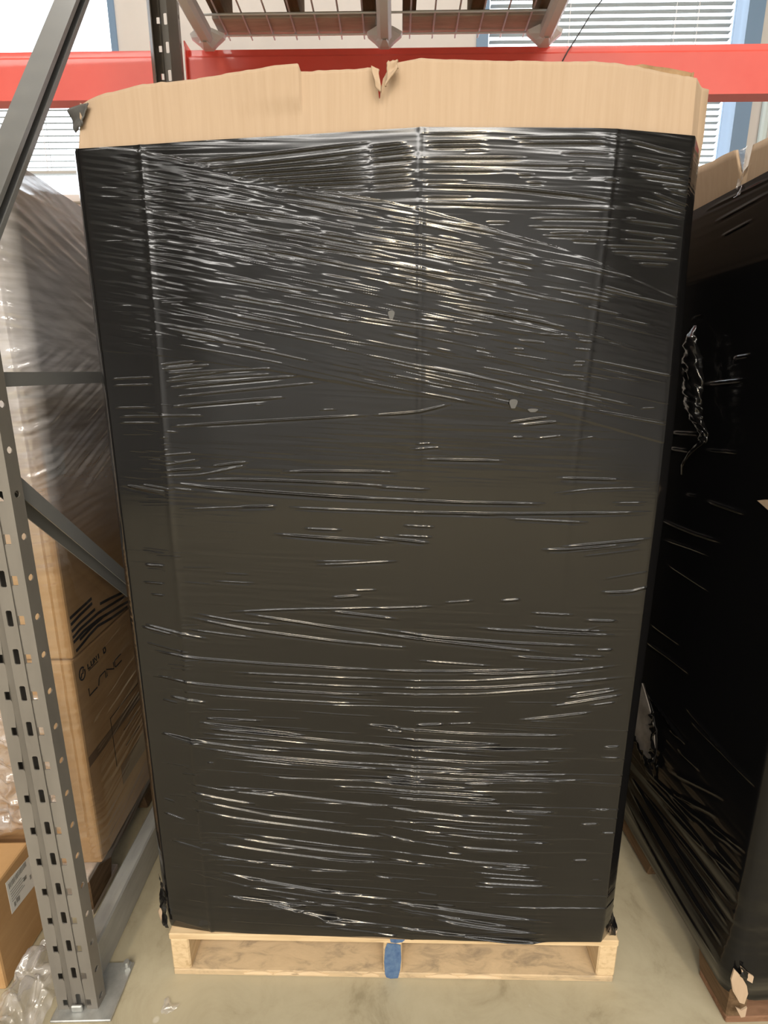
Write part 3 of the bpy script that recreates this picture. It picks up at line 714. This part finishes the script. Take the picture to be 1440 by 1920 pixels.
# ================================================================== rack
def post_me(name, length, mt, holes=True):
    """cold-formed upright; local x across, y back from the face, z up"""
    path = [(-0.026, 0.058), (-0.030, 0.052), (-0.046, 0.028), (-0.043, 0.0), (-0.019, 0.0), (-0.012, 0.008), (0.012, 0.008), (0.019, 0.0), (0.043, 0.0), (0.046, 0.028), (0.030, 0.052), (0.026, 0.058)]
    kinds = {2: ('round', 0.006), 3: ('square', 0.0), 5: ('slot', 0.0), 7: ('square', 0.0), 8: ('round', 0.006)}
    bm = bmesh.new()
    n = int(length / 0.075)
    for s in range(len(path) - 1):
        a, b = path[s], path[s + 1]; wd = math.hypot(b[0] - a[0], b[1] - a[1])
        at = lambda u, z: bm.verts.new((a[0] + (b[0] - a[0]) * u / wd, a[1] + (b[1] - a[1]) * u / wd, z))
        if s not in kinds:
            zs = [0, length]
            q = [at(0, 0), at(wd, 0), at(wd, length), at(0, length)]; bm.faces.new(q); continue
        kd = kinds[s][0]
        for k in range(n):
            z0 = k * 0.075 - 0.0175 + 0.02 if k else 0.0
            z1 = (k + 1) * 0.075 - 0.0175 + 0.02 if k < n - 1 else length
            zc = 0.020 + 0.075 * k; cx = wd / 2
            if kd == 'slot': hw, hh, ch = 0.0052, 0.0155, 0.002
            elif kd == 'square': hw, hh, ch = 0.0056, 0.0088, 0.0012
            else: hw = hh = 0.0062; ch = 0.0062
            if kd == 'square': zc -= 0.001; cx = (0.043 - 0.0243) if s == 3 else (0.0243 - 0.019)
            hp = []
            for (sx, sz) in ((1, 1), (-1, 1), (-1, -1), (1, -1)):
                if kd == 'round':
                    base = {(1, 1): 0, (-1, 1): 90, (-1, -1): 180, (1, -1): 270}[(sx, sz)]
                    hp.append([(cx + hw * math.cos(math.radians(base + d)), zc + hh * math.sin(math.radians(base + d))) for d in (15, 45, 75)])
                else:
                    p1 = (cx + sx * hw, zc + sz * (hh - ch)); p2 = (cx + sx * (hw - ch), zc + sz * hh)
                    hp.append([p1, p2] if sx * sz > 0 else [p2, p1])
            cr = [(wd, z1), (0, z1), (0, z0), (wd, z0)]
            C_ = [at(*p) for p in cr]; Hh = [[at(*p) for p in g] for g in hp]
            for i in range(4):
                for j in range(len(Hh[i]) - 1): bm.faces.new((C_[i], Hh[i][j + 1], Hh[i][j]))
                ni = (i + 1) % 4
                bm.faces.new((C_[i], C_[ni], Hh[ni][0], Hh[i][-1]))
    bmesh.ops.remove_doubles(bm, verts=bm.verts, dist=0.0002)
    me = bpy.data.meshes.new(name); bmesh.ops.recalc_face_normals(bm, faces=bm.faces)
    bm.to_mesh(me); bm.free(); me.materials.append(mt)
    return me

PX, PY0, PY1 = -0.650, 0.885, 1.985
frame = empty('rack_frame', (PX, PY0, 0), 0, 'grey perforated steel rack upright frame with cross braces left of the black load', 'rack frame')
pm = post_me('post', 3.0, M['post_steel'])
for (yy, rz) in ((0.0, 0.0), (PY1 - PY0, PI + YAW)):
    o = child_local('post', pm, frame, (0.012 if rz else 0.0, yy, 0.006), (0, 0, rz))
    m_ = o.modifiers.new('thickness', 'SOLIDIFY'); m_.thickness = 0.0022; m_.offset = -1
def bar(p0, p1, w, t, lip=True):
    """C-channel brace from p0 to p1 (local y, z); w in the frame plane, t across it"""
    d = Vector((0, p1[0] - p0[0], p1[1] - p0[1])); L_ = d.length; d.normalize(); s = Vector((0, -d.z, d.y))
    bm = bmesh.new(); ins = 0.0022
    prof = [(-t / 2, -w / 2), (t / 2, -w / 2), (t / 2, -w / 2 + 0.008), (t / 2 - ins, -w / 2 + 0.008), (t / 2 - ins, -w / 2 + ins), (-t / 2 + ins, -w / 2 + ins),
            (-t / 2 + ins, w / 2 - ins), (t / 2 - ins, w / 2 - ins), (t / 2 - ins, w / 2 - 0.008), (t / 2, w / 2 - 0.008), (t / 2, w / 2), (-t / 2, w / 2)]
    if lip == 'down':
        prof = [(-t / 2, -w / 2), (-t / 2 + ins, -w / 2), (-t / 2 + ins, w / 2 - ins), (t / 2 - ins, w / 2 - ins), (t / 2 - ins, -w / 2), (t / 2, -w / 2), (t / 2, w / 2), (-t / 2, w / 2)]
    elif not lip: prof = [(-t / 2, -w / 2), (t / 2, -w / 2), (t / 2, w / 2), (-t / 2, w / 2)]
    A = [bm.verts.new(Vector((x, p0[0], p0[1])) + s * y) for x, y in prof]
    B = [bm.verts.new(Vector((x, p1[0], p1[1])) + s * y) for x, y in prof]
    m = len(prof)
    for k in range(m): bm.faces.new((A[k], A[(k + 1) % m], B[(k + 1) % m], B[k]))
    bm.faces.new(A); bm.faces.new(list(reversed(B)))
    return mesh_of(bm, 'brace', M['brace_steel'])
YD = PY1 - PY0
def brace(p0, p1, w, t, x, lip):
    return child_local('brace', bar((p0[0] - PY0, p0[1]), (p1[0] - PY0, p1[1]), w, t, lip), frame, (x, 0, 0))
#  (mid-lines in y, z)
brace((0.897, 1.3395), (1.94, 1.3585), 0.024, 0.038, 0.019, False)
brace((0.898, 1.502), (1.94, 2.898), 0.029, 0.045, 0.0225, True)
brace((0.897, 1.181), (1.94, 0.259), 0.029, 0.038, 0.019, 'down')
child_local('base_plate', box_me('base_plate', M['plate_steel'], (-0.050, 0.080, -0.022, 0.097, 0.0, 0.0058), bev=0.0015), frame)
child_local('base_plate', box_me('base_plate', M['plate_steel'], (-0.050, 0.080, YD - 0.09, YD + 0.03, 0.0, 0.0058), bev=0.0015), frame)
for yy in (0.085,):
    bm = bmesh.new(); bm_tube(bm, [(0.068, yy, 0.0056), (0.068, yy, 0.013)], 0.011, 6); bm_tube(bm, [(0.068, yy, 0.012), (0.068, yy, 0.024)], 0.006, 8)
    child_local('anchor_bolt', mesh_of(bm, 'anchor_bolt', M['plate_steel']), frame)
child_local('foot_bracket', box_me('foot_bracket', M['plate_steel'], (-0.012, 0.012, -0.006, 0.0, 0.0058, 0.022), bev=0.002), frame)
child_local('floor_rail', box_me('floor_rail', M['rail_steel'], (-0.020, 0.020, 0.066, YD - 0.066, 0.0, 0.102), bev=0.004), frame)

def beam(x0, x1, y, label, front=False):
    """step beam, local x along it, front face at y = 0"""
    b = empty('rack_beam', (0.04, y, 0), YAW, label, 'rack beam')
    zt, zb, d = 2.352, 2.213, 0.050
    prof = [(0.0, zb), (0.0, zt - 0.026), (0.002, zt - 0.022), (0.010, zt - 0.020), (0.012, zt - 0.016), (0.012, zt), (d, zt), (d, zb)]
    bm = bmesh.new()
    A = [bm.verts.new((x0, p[0], p[1])) for p in prof]; B = [bm.verts.new((x1, p[0], p[1])) for p in prof]
    n = len(prof)
    for k in range(n): bm.faces.new((A[k], A[(k + 1) % n], B[(k + 1) % n], B[k]))
    bm.faces.new(A); bm.faces.new(list(reversed(B)))
    child_local('beam_body', mesh_of(bm, 'beam_body', M['red_paint']), b)
    for xe, s in ((x0, 1), (x1, -1)):
        child_local('end_connector', box_me('end_connector', M['red_paint'], (xe - (0.004 if s > 0 else 0), xe + (0.004 if s < 0 else 0), -0.016, d + 0.002, zb - 0.03, zt + 0.012), bev=0.001), b)
    return b
PXR = PX + 0.012 - 0.04
beam(PXR - 2.40, PXR - 0.052, 1.958, 'red rack beam running off to the left behind the post')
beam(PXR + 0.058, PXR + 2.50, 1.958, 'long red rack beam behind the cardboard rim of the black load')

# wire mesh deck on the beam
deck = empty('wire_deck', (0.04, 1.958, 0), YAW, 'galvanised wire mesh deck with three channel supports on the red beam', 'wire deck')
dz = 2.3945; y0d, y1d = -1.06, 0.048
wl = tube_me('wire', M['zinc'], [(0, y0d, 0), (0, y1d - 0.004, 0)], 0.0027, 6)
xl = [-0.565 + 0.0715 * k for k in range(16)]
for x in xl: child_local('wire', wl, deck, (x, 0, dz))
wc = tube_me('wire', M['zinc'], [(xl[0] - 0.012, 0, 0), (xl[-1] + 0.012, 0, 0)], 0.0027, 6)
for k in range(11): child_local('wire', wc, deck, (0, 0.012 - 0.1 * k, dz - 0.0052))
def support_me():
    bm = bmesh.new()
    w, h = 0.021, 0.034
    ye = -0.004
    bm_box(bm, -w, w, y0d, ye, -0.004, 0.0)
    prof = [(-w, 0.0), (-w, -h * 0.7), (-w * 0.55, -h), (w * 0.55, -h), (w, -h * 0.7), (w, 0.0)]
    A = [bm.verts.new((p[0], y0d, p[1])) for p in prof]; B = [bm.verts.new((p[0], ye, p[1])) for p in prof]
    for k in range(5): bm.faces.new((A[k], A[k + 1], B[k + 1], B[k]))
    # flared waterfall end
    fl = [(-0.056, 0.0), (-0.052, -0.010), (-0.030, -0.026), (-0.014, -0.040), (0.014, -0.040), (0.030, -0.026), (0.052, -0.010), (0.056, 0.0)]
    bk = [bm.verts.new((p[0], ye + 0.013, p[1])) for p in fl]; ft = [bm.verts.new((p[0] * 0.96, ye - 0.002, p[1])) for p in fl]
    md_ = [bm.verts.new((p[0] * 0.40, ye - 0.030, p[1] * 0.92)) for p in fl]
    for a_, b_ in ((bk, ft), (ft, md_)):
        for k in range(7): bm.faces.new((a_[k], a_[k + 1], b_[k + 1], b_[k]))
    bm.faces.new(bk)
    return mesh_of(bm, 'channel_support', M['zinc'])
sm_ = support_me()
for x in (-0.552, 0.000, 0.494): child_local('channel_support', sm_, deck, (x, 0, dz - 0.0080))
# what stands on the deck: two pallets
def deck_pallet(label, x0, x1, mats, gapy):
    p = empty('wooden_pallet', (0.04, 1.958, dz + 0.003), YAW, label, 'pallet')
    a, b = mats
    for (q0, q1) in ((-0.055, 0.035), (-0.46, -0.36), (-0.92, -0.83)):
        child_local('bottom_board', box_me('bottom_board', a, (x0, x1, q0, q1, 0.0, 0.016), bev=0.002), p)
    for s in (x0 + 0.02, (x0 + x1) / 2, x1 - 0.02):
        child_local('stringer', box_me('stringer', M['brown_wood_y'], (s - 0.02, s + 0.02, -0.95, 0.045, 0.016, 0.105), bev=0.002), p)
    yy = 0.045
    while yy > -0.98:
        child_local('deck_board', box_me('deck_board', b, (x0, x1, yy - 0.095 - gapy * 0.3, yy, 0.105, 0.121), bev=0.002), p); yy -= 0.105 + gapy
    return p
deck_pallet('pallet with pale boards lying on the left half of the wire deck', -0.52, -0.025, (M['brown_wood_x'], M['tan_wood']), 0.0)
deck_pallet('dark pallet lying on the right half of the wire deck', 0.055, 0.50, (M['brown_wood_x'], M['tan_wood']), 0.0)
ct = empty('carton', (0.04, 1.958, dz + 0.125), YAW, 'wide flat carton lying across both pallets on the wire deck', 'carton')
child_local('carton_body', box_me('carton_body', M['cardboard_brown'], (-0.53, 0.50, -0.98, 0.03, 0.0, 0.22), bev=0.006), ct)
child_local('tape', box_me('tape', M['brown_tape'], (-0.04, 0.01, -0.981, 0.031, -0.0004, 0.2206)), ct)
# thin cable looped down over the beam
cb = bpy.data.objects.new('cable', tube_me('cable', M['cable'], [(0.760, 1.925, 2.56), (0.706, 1.922, 2.468), (0.692, 1.924, 2.452), (0.664, 1.922, 2.418), (0.648, 1.923, 2.392), (0.622, 1.922, 2.352), (0.604, 1.925, 2.326), (0.588, 1.924, 2.296), (0.578, 1.925, 2.262)], 0.0022, 6))
COL.objects.link(cb); tag(cb, 'thin dark cable hanging down in front of the red beam', 'cable')

# ================================================================== cartons behind the post
def carton(label, x1, y0, z0, w, d, h, rot=0.0, mt='cardboard_brown', top_line=True):
    c = empty('carton', (x1 - w / 2, y0 + d / 2, z0), rot, label, 'carton')
    X, Y = w / 2, d / 2
    bm = bmesh.new(); bm_box(bm, -X, X, -Y, Y, 0, h)
    es = [e for e in bm.edges]
    bmesh.ops.bevel(bm, geom=es, offset=0.006, segments=2, affect='EDGES', profile=0.5)
    child_local('carton_body', mesh_of(bm, 'carton_body', M[mt]), c)
    child_local('tape', box_me('tape', M['brown_tape'], (-0.03, 0.03, -Y - 0.0006, Y + 0.0006, h - 0.09, h + 0.0006)), c)
    return c
LX = -0.709
c1 = carton('brown carton with printed lettering, lowest of the stack behind the steel post', LX, 1.142, 0.1215, 0.80, 0.62, 0.578)
c2 = carton('brown carton with dark wavy print and a white sheet, second of the stack', LX + 0.003, 1.146, 0.703, 0.80, 0.62, 0.60, 0.0)
c3 = carton('upper brown carton behind the left diagonal brace, topmost of the stack', LX + 0.001, 1.150, 1.309, 0.80, 0.62, 0.405)
EX = (1, 0, 0)
def on_carton(c, name, me, **k):
    return link(bpy.data.objects.new(name, me), c)
def strokes(c, name, lines, w, x):
    return on_carton(c, name, join_me(name, M['ink'], [ribbon_me(name, M['ink'], [(x, y, z) for y, z in l], w, EX) for l in lines]))
for s_ in ([(1.149, .803), (1.193, .806), (1.255, .811)], [(1.15, .787), (1.196, .793), (1.255, .798)], [(1.152, .77), (1.192, .775), (1.264, .778)],
           [(1.152, .754), (1.188, .76), (1.274, .762), (1.33, .757), (1.386, .751), (1.45, .742)], [(1.15, .742), (1.204, .748), (1.274, .746), (1.341, .737), (1.385, .732), (1.45, .722)],
           [(1.161, .717), (1.195, .722), (1.223, .727), (1.266, .731), (1.337, .72), (1.379, .716), (1.43, .712)], [(1.182, .736), (1.244, .742), (1.295, .742)], [(1.29, .781), (1.335, .775), (1.382, .767), (1.44, .757)]):
    s_ = [(max(y, 1.156), max(z, .712)) for y, z in s_]
    on_carton(c2, 'printed_stripe', ribbon_me('printed_stripe', M['ink'], [(LX + 0.0032, y, z) for y, z in s_], 0.0075, EX))
# lettering on the lowest carton: an emblem, a small name, a large name
X1 = LX + 0.0003
em = lambda cx, cy, rx, rz, a0, a1, n=14: [(cx + rx * math.cos(math.radians(a0 + (a1 - a0) * k / n)), cy + rz * math.sin(math.radians(a0 + (a1 - a0) * k / n))) for k in range(n + 1)]
strokes(c1, 'emblem', [em(1.176, .649, .0125, .0155, 40, 380), [(1.170, .640), (1.173, .650), (1.179, .648), (1.183, .658)]], 0.0042, X1)
def glyphs(txt, y0, z0, w, h, gap, th):
    G_ = {'L': [[(0, 1), (0, 0), (1, 0)]], 'A': [[(0, 0), (0.15, .8), (0.3, 1), (1, 1), (1, 0)]], 'N': [[(0, 0), (0, 1), (1, 0), (1, 1)]], 'C': [[(1, 1), (0.1, 1), (0, .9), (0, .1), (0.1, 0), (1, 0)]],
          'E': [[(1, 1), (0, 1), (0, 0), (1, 0)], [(0, .5), (.8, .5)]], 'U': [[(0, 1), (0, 0), (1, 0), (1, 1)]], 'I': [[(.5, 1), (.5, 0)]], 'D': [[(0, 0), (0, 1), (.8, 1), (1, .7), (1, .3), (.8, 0), (0, 0)]]}
    out = []
    for k, ch in enumerate(txt):
        for l in G_.get(ch, []): out.append([(y0 + k * (w + gap) + u * w, z0 + v * h) for u, v in l])
    return out
strokes(c1, 'printed_name', glyphs('LUNI D', 1.203, 0.6455, 0.0105, 0.013, 0.0052, .003), 0.0042, X1)
strokes(c1, 'printed_name', glyphs('LANC', 1.193, 0.578, 0.038, 0.020, 0.007, .003), 0.0036, X1)
strokes(c1, 'printed_name', [[(1.203, .6405), (1.25, .6405)]], 0.002, X1)
strokes(c1, 'printed_outline', [[(1.27, .31), (1.27, .46), (1.46, .46)], [(1.33, .38), (1.42, .38)], [(1.33, .33), (1.42, .33)]], 0.0024, X1)
on_carton(c1, 'tape', box_me('tape', M['brown_tape'], (LX - 0.001, X1 + 0.0004, 1.15, 1.755, .405, .432)))
on_carton(c1, 'printed_panel', box_me('printed_panel', M['brown_tape'], (LX - 0.001, X1 + 0.0002, 1.29, 1.47, .235, .295)))
# white sheet on the second carton
x2 = LX + 0.003
on_carton(c2, 'paper_sheet', poly_me('paper_sheet', M['paper'], [(x2 + .0006, 1.152, 1.128), (x2 + .0006, 1.222, 1.135), (x2 + .0006, 1.224, 1.196), (x2 + .0006, 1.153, 1.198)], 0.0006, (1, 0, 0)))
on_carton(c2, 'printed_lines', join_me('printed_lines', M['ink_grey'], [ribbon_me('l', M['ink_grey'], [(x2 + .0013, 1.160, z), (x2 + .0013, 1.160 + L_, z + 0.004)], 0.0035, EX) for z, L_ in ((1.183, .026), (1.174, .04), (1.165, .05), (1.156, .055), (1.147, .035))]))

# clear film round that stack
film = bpy.data.objects.new('clear_film_wrap', None)
nzr, ncu = 560, 150
ys = np.linspace(0, 0.95, 110); cs = []
for x in np.linspace(-1.50, LX - 0.02, 50): cs.append((x, 1.142))
for a in np.linspace(0, 1, 8)[1:-1]: cs.append((LX - 0.02 * math.cos(a * PI / 2) ** 1 + 0.0, 1.142 + 0.02 * (1 - math.cos(a * PI / 2))))
for y in np.linspace(1.165, 1.775, 120): cs.append((LX, y))
cs = np.array(cs); nl = normals2(cs)
arc = np.concatenate([[0], np.cumsum(np.linalg.norm(np.diff(cs, axis=0), axis=1))])
S0 = arc - arc[55]                                  # zero at the near corner
zz = np.linspace(0.07, 1.0, nzr)[:, None]
ztp = np.interp(S0, [-0.8, 0.0, 0.63], [1.75, 1.752, 1.72])
Zf = 0.1235 + (ztp[None] - 0.1235) * (zz - 0.07) / 0.93
SS = np.broadcast_to(S0[None], Zf.shape)
wA = msk(1.36, 1.44, Zf); wB = msk(1.06, 1.14, Zf) * (1 - wA); wC = 1 - wA - wB
Hh = 0.0165 + 0.0012 * vnoise(SS / 0.15, Zf / 0.15, 40)
for slope, wgt, sd, am in ((-0.30, wA, 41, 1.0), (0.45, wB, 44, 1.5), (0.10, wC, 47, 0.6)):
    q = Zf - slope * SS
    Hh += wgt * am * (0.0016 * vnoise(SS / 0.16 + 3, q / 0.014 + 8, sd) + 0.0010 * vnoise(SS / 0.10, q / 0.0065 + 90, sd + 1))
cr_ = msk(-0.02, -0.12, SS) * msk(0.85, 0.6, Zf)
Hh += cr_ * (0.012 * (1 - 2 * np.abs(vnoise(SS / 0.05 + 4, Zf / 0.06, 50))) + 0.006 * vnoise(SS / 0.02, Zf / 0.025, 51)) + cr_ * 0.018
Pf = np.zeros(Zf.shape + (3,))
for ax in (0, 1): Pf[..., ax] = cs[None, :, ax] + nl[None, :, ax] * Hh
Pf[..., 2] = Zf
fo = bpy.data.objects.new('clear_stretch_film', grid_me('clear_stretch_film', Pf, M['clear_film'])); COL.objects.link(fo)
tag(fo, 'clear wrinkled stretch film round the carton stack behind the steel post', 'film')

# carton at the front left with a shipping label
c4 = carton('brown carton with a white shipping label at the lower left edge', -0.835, 0.93, 0.0, 0.42, 0.145, 0.262, 0.0)
x4 = -0.835
on_carton(c4, 'shipping_label', poly_me('shipping_label', M['paper'], [(x4 + .0004, 0.985, 0.150), (x4 + .0004, 1.068, 0.139), (x4 + .0004, 1.066, 0.226), (x4 + .0004, 0.985, 0.238)], 0.0006, (1, 0, 0)))
lb = []
for k in range(14): lb.append(ribbon_me('l', M['ink_grey'], [(x4 + .0011, .992 + .0045 * k, .214), (x4 + .0011, .992 + .0045 * k, .228)], 0.002 + 0.0012 * (k % 3 == 0), EX))
for k in range(5): lb.append(ribbon_me('l', M['ink_grey'], [(x4 + .0011, .992, .205 - .007 * k), (x4 + .0011, 1.03 + .006 * (k % 3), .203 - .007 * k)], 0.0018, EX))
lb.append(ribbon_me('l', M['ink'], [(x4 + .0011, 1.036, .190), (x4 + .0011, 1.046, .189)], 0.010, EX))
for (a_, b_) in ((.998, .158), (1.006, .160), (1.012, .158), (1.058, .168)): lb.append(ribbon_me('l', M['ink_grey'], [(x4 + .0011, a_, b_), (x4 + .0011, a_, b_ + .012)], 0.005, EX))
on_carton(c4, 'label_print', join_me('label_print', M['ink_grey'], lb))

# crumpled clear film lying by the post
def heap(name, cx, cy, rx, ry, h, seed, mt, n=110):
    u = np.linspace(-1, 1, n)[None, :]; v = np.linspace(-1, 1, n)[:, None]
    r = np.sqrt(u * u + v * v) + 0.18 * vnoise(u * 3 + seed + 0 * v, v * 3 + 0 * u, seed)
    X = cx + rx * u + 0 * v; Y = cy + ry * v + 0 * u
    q = 1 - np.abs(vnoise(X / 0.035 + 20, Y / 0.035 + 20, seed + 1)) * 1.7
    q2 = 1 - np.abs(vnoise(X / 0.014 + 20, Y / 0.017 + 20, seed + 2)) * 1.7
    env = np.clip(1.05 - r, 0, 1) ** 0.7
    Zh = 0.004 + h * env * (0.45 + 0.35 * np.clip(q, -.6, 1) + 0.16 * q2 + 0.25 * vnoise(X / 0.09, Y / 0.09 + 30, seed + 4))
    Zh = np.maximum(Zh, 0.002)
    Q = np.stack([X + 0.012 * vnoise(X / 0.03 + 5, Y / 0.03 + 40, seed + 5), Y + 0.012 * vnoise(X / 0.03 + 50, Y / 0.03, seed + 6), Zh], -1)
    k = (r < 1)[:-1, :-1]
    o = bpy.data.objects.new(name, grid_me(name, Q, mt, mask=k)); COL.objects.link(o)
    return o
tag(heap('crumpled_film', -0.765, 0.90, 0.062, 0.17, 0.12, 60, M['clear_film_floor']), 'crumpled clear film heaped on the floor left of the steel post', 'film')
tag(heap('film_shred', -0.455, 0.885, 0.022, 0.018, 0.012, 70, M['clear_film_floor'], 24), 'small clear film shred on the floor before the pallet corner', 'film')

ls = crumple('loose_film', M['clear_film_floor'], [(-1.02, 1.09, 0.285), (-0.735, 1.09, 0.285), (-0.735, 1.06, 0.66), (-1.02, 1.08, 0.70)], 90, 130, 0.011, 110, 0.045)
tag(ls, 'crumpled loose clear film hanging above the labelled carton at the left edge', 'film')

# ================================================================== black load on the right
RX, RY0, RY1 = 0.742, 0.842, 1.98
rl = empty('wrapped_carton', (1.25, 1.4, 0.122), 0, 'black film wrapped carton at the right edge with a torn tan rim', 'carton')
cs = []
for y in np.linspace(RY1, RY0 + 0.02, 150): cs.append((RX, y))
for a in np.linspace(0, 1, 9)[1:-1]: cs.append((RX + 0.024 * (1 - math.cos(a * PI / 2)), RY0 + 0.02 - 0.024 * math.sin(a * PI / 2) * 0.9))
for x in np.linspace(RX + 0.03, 1.76, 70): cs.append((x, RY0 - 0.003))
cs.append((1.765, RY1))
cs = np.array(cs); nl = normals2(cs)
nr2 = 760
arc = np.concatenate([[0], np.cumsum(np.linalg.norm(np.diff(cs, axis=0), axis=1))])
zb_ = np.full(len(cs), 0.080); zb_[158:] = np.interp(cs[158:, 0], [0.76, 0.80, 1.7], [0.074, 0.066, 0.07])
zt_ = np.full(len(cs), 1.718)
vv = np.linspace(0, 1, nr2)[:, None]
Zr = zb_[None] * (1 - vv) + zt_[None] * vv
AA = np.broadcast_to(arc[None], Zr.shape)
Hr = 0.0012 * vnoise(AA / 0.3, Zr / 0.4, 80) + 0.00016 * vnoise(AA / 0.2, Zr / 0.008, 81)
lowm = msk(0.55, 0.25, Zr)
Hr += lowm * 0.0022 * vnoise(AA / 0.5 + 3, (Zr - 0.10 * AA) / 0.030, 82) + lowm * 0.0008 * vnoise(AA / 0.3, (Zr - 0.08 * AA) / 0.012 + 5, 83)
Hr += 0.010 * np.exp(-((Zr - 0.15) / 0.05) ** 2)
Yd = cs[:150, 1][::-1]
Hs = Hr[:, :150][:, ::-1].copy()
folds(Hs, Yd, Zr[:, :150], SIDE_FOLDS, 0.0030, 3.3e-4)
Hr[:, :150] = Hs[:, ::-1]
Pr = np.zeros(Zr.shape + (3,))
for ax in (0, 1): Pr[..., ax] = cs[None, :, ax] - nl[None, :, ax] * 0 + nl[None, :, ax] * (Hr + 0.004)
Pr[..., 2] = Zr
link(bpy.data.objects.new('stretch_film', grid_me('stretch_film', Pr, M['black_film_soft'])), rl)
# its cardboard sleeve
def rim(y):
    return np.interp(y, [0.8, 0.95, 1.10, 1.176, 1.180, 1.188, 1.20, 1.32, 2.0], [1.775, 1.780, 1.782, 1.788, 1.740, 1.742, 1.790, 1.802, 1.80])
s2 = [(RX + 0.009, y) for y in np.linspace(RY1, RY0 + 0.04, 160)] + [(x, RY0 + 0.010) for x in np.linspace(RX + 0.036, 1.755, 40)] + [(1.758, RY1)]
s2 = np.array(s2); zr_ = rim(s2[:, 1]) + 0.002 * vnoise(s2[:, 1] / 0.04, 0 * s2[:, 1] + 5.5, 34)
rr = np.concatenate([np.linspace(0, 0.85, 6), np.linspace(0.9, 1, 12)])[:, None]
Zs = 0.1225 * (1 - rr) + zr_[None] * rr
Ps = np.zeros(Zs.shape + (3,)); Ps[..., 0] = s2[None, :, 0]; Ps[..., 1] = s2[None, :, 1]; Ps[..., 2] = Zs
fl_ = np.clip((Zs - 1.70) / 0.09, 0, 1)
Ps[..., 0] += np.where(np.arange(len(s2)) < 160, 1, 0)[None] * fl_ * np.where(s2[None, :, 1] > 1.184, -0.016, 0.0)
so = link(bpy.data.objects.new('cardboard_sleeve', grid_me('cardboard_sleeve', Ps, M['cardboard'])), rl)
md = so.modifiers.new('thickness', 'SOLIDIFY'); md.thickness = 0.005; md.offset = 1
crumple('film_shred', M['clear_film_floor'], [(RX - .004, 1.172, 1.700), (RX - .006, 1.192, 1.700), (RX - .004, 1.196, 1.79), (RX - .004, 1.180, 1.79)], 10, 40, 0.004, 90, 0.02, rl)
# tears that bare the cardboard
FX = RX - 0.007
def tear(pts, t, ax): link(bpy.data.objects.new('bare_cardboard', poly_me('bare_cardboard', M['cardboard'], pts, t, ax)), rl)
tear([(FX, 0.985, 1.115), (FX, 0.965, 1.121), (FX, 0.935, 1.126), (FX, 0.90, 1.129), (FX, 0.90, 1.085), (FX, 0.937, 1.098), (FX, 0.962, 1.107)], 0.002, (1, 0, 0))
FY = RY0 - 0.021
for q in ([(.744, .176), (.742, .150), (.750, .122), (.765, .098), (.775, .094), (.778, .120), (.772, .140), (.760, .160)],
          [(.756, .182), (.768, .172), (.782, .162), (.782, .146), (.770, .154), (.759, .168)], [(.760, .085), (.772, .078), (.782, .086), (.782, .062), (.774, .060)]):
    tear([(x * 1.06 - .054, FY if x > .757 else FY + .004, z * 1.1 - .028) for x, z in q], 0.003, (0, 1, 0))
crumple('film_fold', M['black_film'], [(.746, FY + .003, .152), (.755, FY - .003, .146), (.759, FY - .003, .168), (.750, FY + .002, .172)], 10, 14, 0.0025, 93, 0.015, rl)
# grey plastic showing through a hole in the film, ragged black edge
tear_p = [(RX - .007, 1.300, .530), (RX - .008, 1.255, .495), (RX - .008, 1.232, .471), (RX - .008, 1.212, .44), (RX - .008, 1.200, .400), (RX - .008, 1.205, .352), (RX - .008, 1.26, .345), (RX - .008, 1.32, .36), (RX - .008, 1.34, .50)]
gp = link(bpy.data.objects.new('bare_plastic', poly_me('bare_plastic', M['grey_plastic'], tear_p, 0.003, (1, 0, 0))), rl)
gp['label'] = 'grey plastic showing through torn film'
crumple('film_fold', M['black_film'], [(RX - .012, 1.200, .345), (RX - .014, 1.178, .345), (RX - .012, 1.205, .50), (RX - .012, 1.235, .49)], 14, 50, 0.006, 96, 0.025, rl)
crumple('film_fold', M['black_film'], [(RX - .010, 1.34, .375), (RX - .010, 1.34, .352), (RX - .012, 1.18, .318), (RX - .012, 1.19, .35)], 14, 50, 0.005, 99, 0.025, rl)
# twisted tail of film hanging between the loads
def twist(name, pts, wid, seed, mt, nv=90, nu=26):
    pts = np.array(pts, float); wid = np.array(wid, float)
    t = np.linspace(0, len(pts) - 1, nv); k = np.arange(len(pts))
    Cx = np.stack([np.interp(t, k, pts[:, i]) for i in range(3)], -1); Wd = np.interp(t, k, wid)
    a = np.linspace(0, 2 * PI, nu)[None, :]; tw = t[:, None] * 1.1
    rad = 1 + 0.35 * vnoise(a * 2.0 + 0 * t[:, None] + seed, t[:, None] * 3.0 + 0 * a, seed) + 0.12 * vnoise(a * 5 + 0 * t[:, None], t[:, None] * 9 + 0 * a + 7, seed + 1)
    rad[:, -1] = rad[:, 0]
    Q = np.zeros((nv, nu, 3))
    Q[..., 0] = Cx[:, None, 0] + Wd[:, None] * 0.45 * rad * np.cos(a + tw)
    Q[..., 1] = Cx[:, None, 1] + Wd[:, None] * rad * np.sin(a + tw)
    Q[..., 2] = Cx[:, None, 2]
    return grid_me(name, Q, mt)
TX = 0.700
tl = link(bpy.data.objects.new('film_tail', twist('film_tail', [(TX + .02, 1.243, 1.458), (TX, 1.222, 1.43), (TX, 1.205, 1.385), (TX, 1.192, 1.335), (TX, 1.183, 1.30), (TX, 1.170, 1.27), (TX, 1.150, 1.25), (TX, 1.123, 1.232), (TX, 1.126, 1.212), (TX, 1.165, 1.182), (TX + .01, 1.205, 1.15), (TX + .03, 1.236, 1.122)],
    [.006, .016, .028, .030, .028, .022, .017, .014, .012, .006, .004, .003], 101, M['black_film'])), rl)
tl['label'] = 'twisted tail of loose black film'
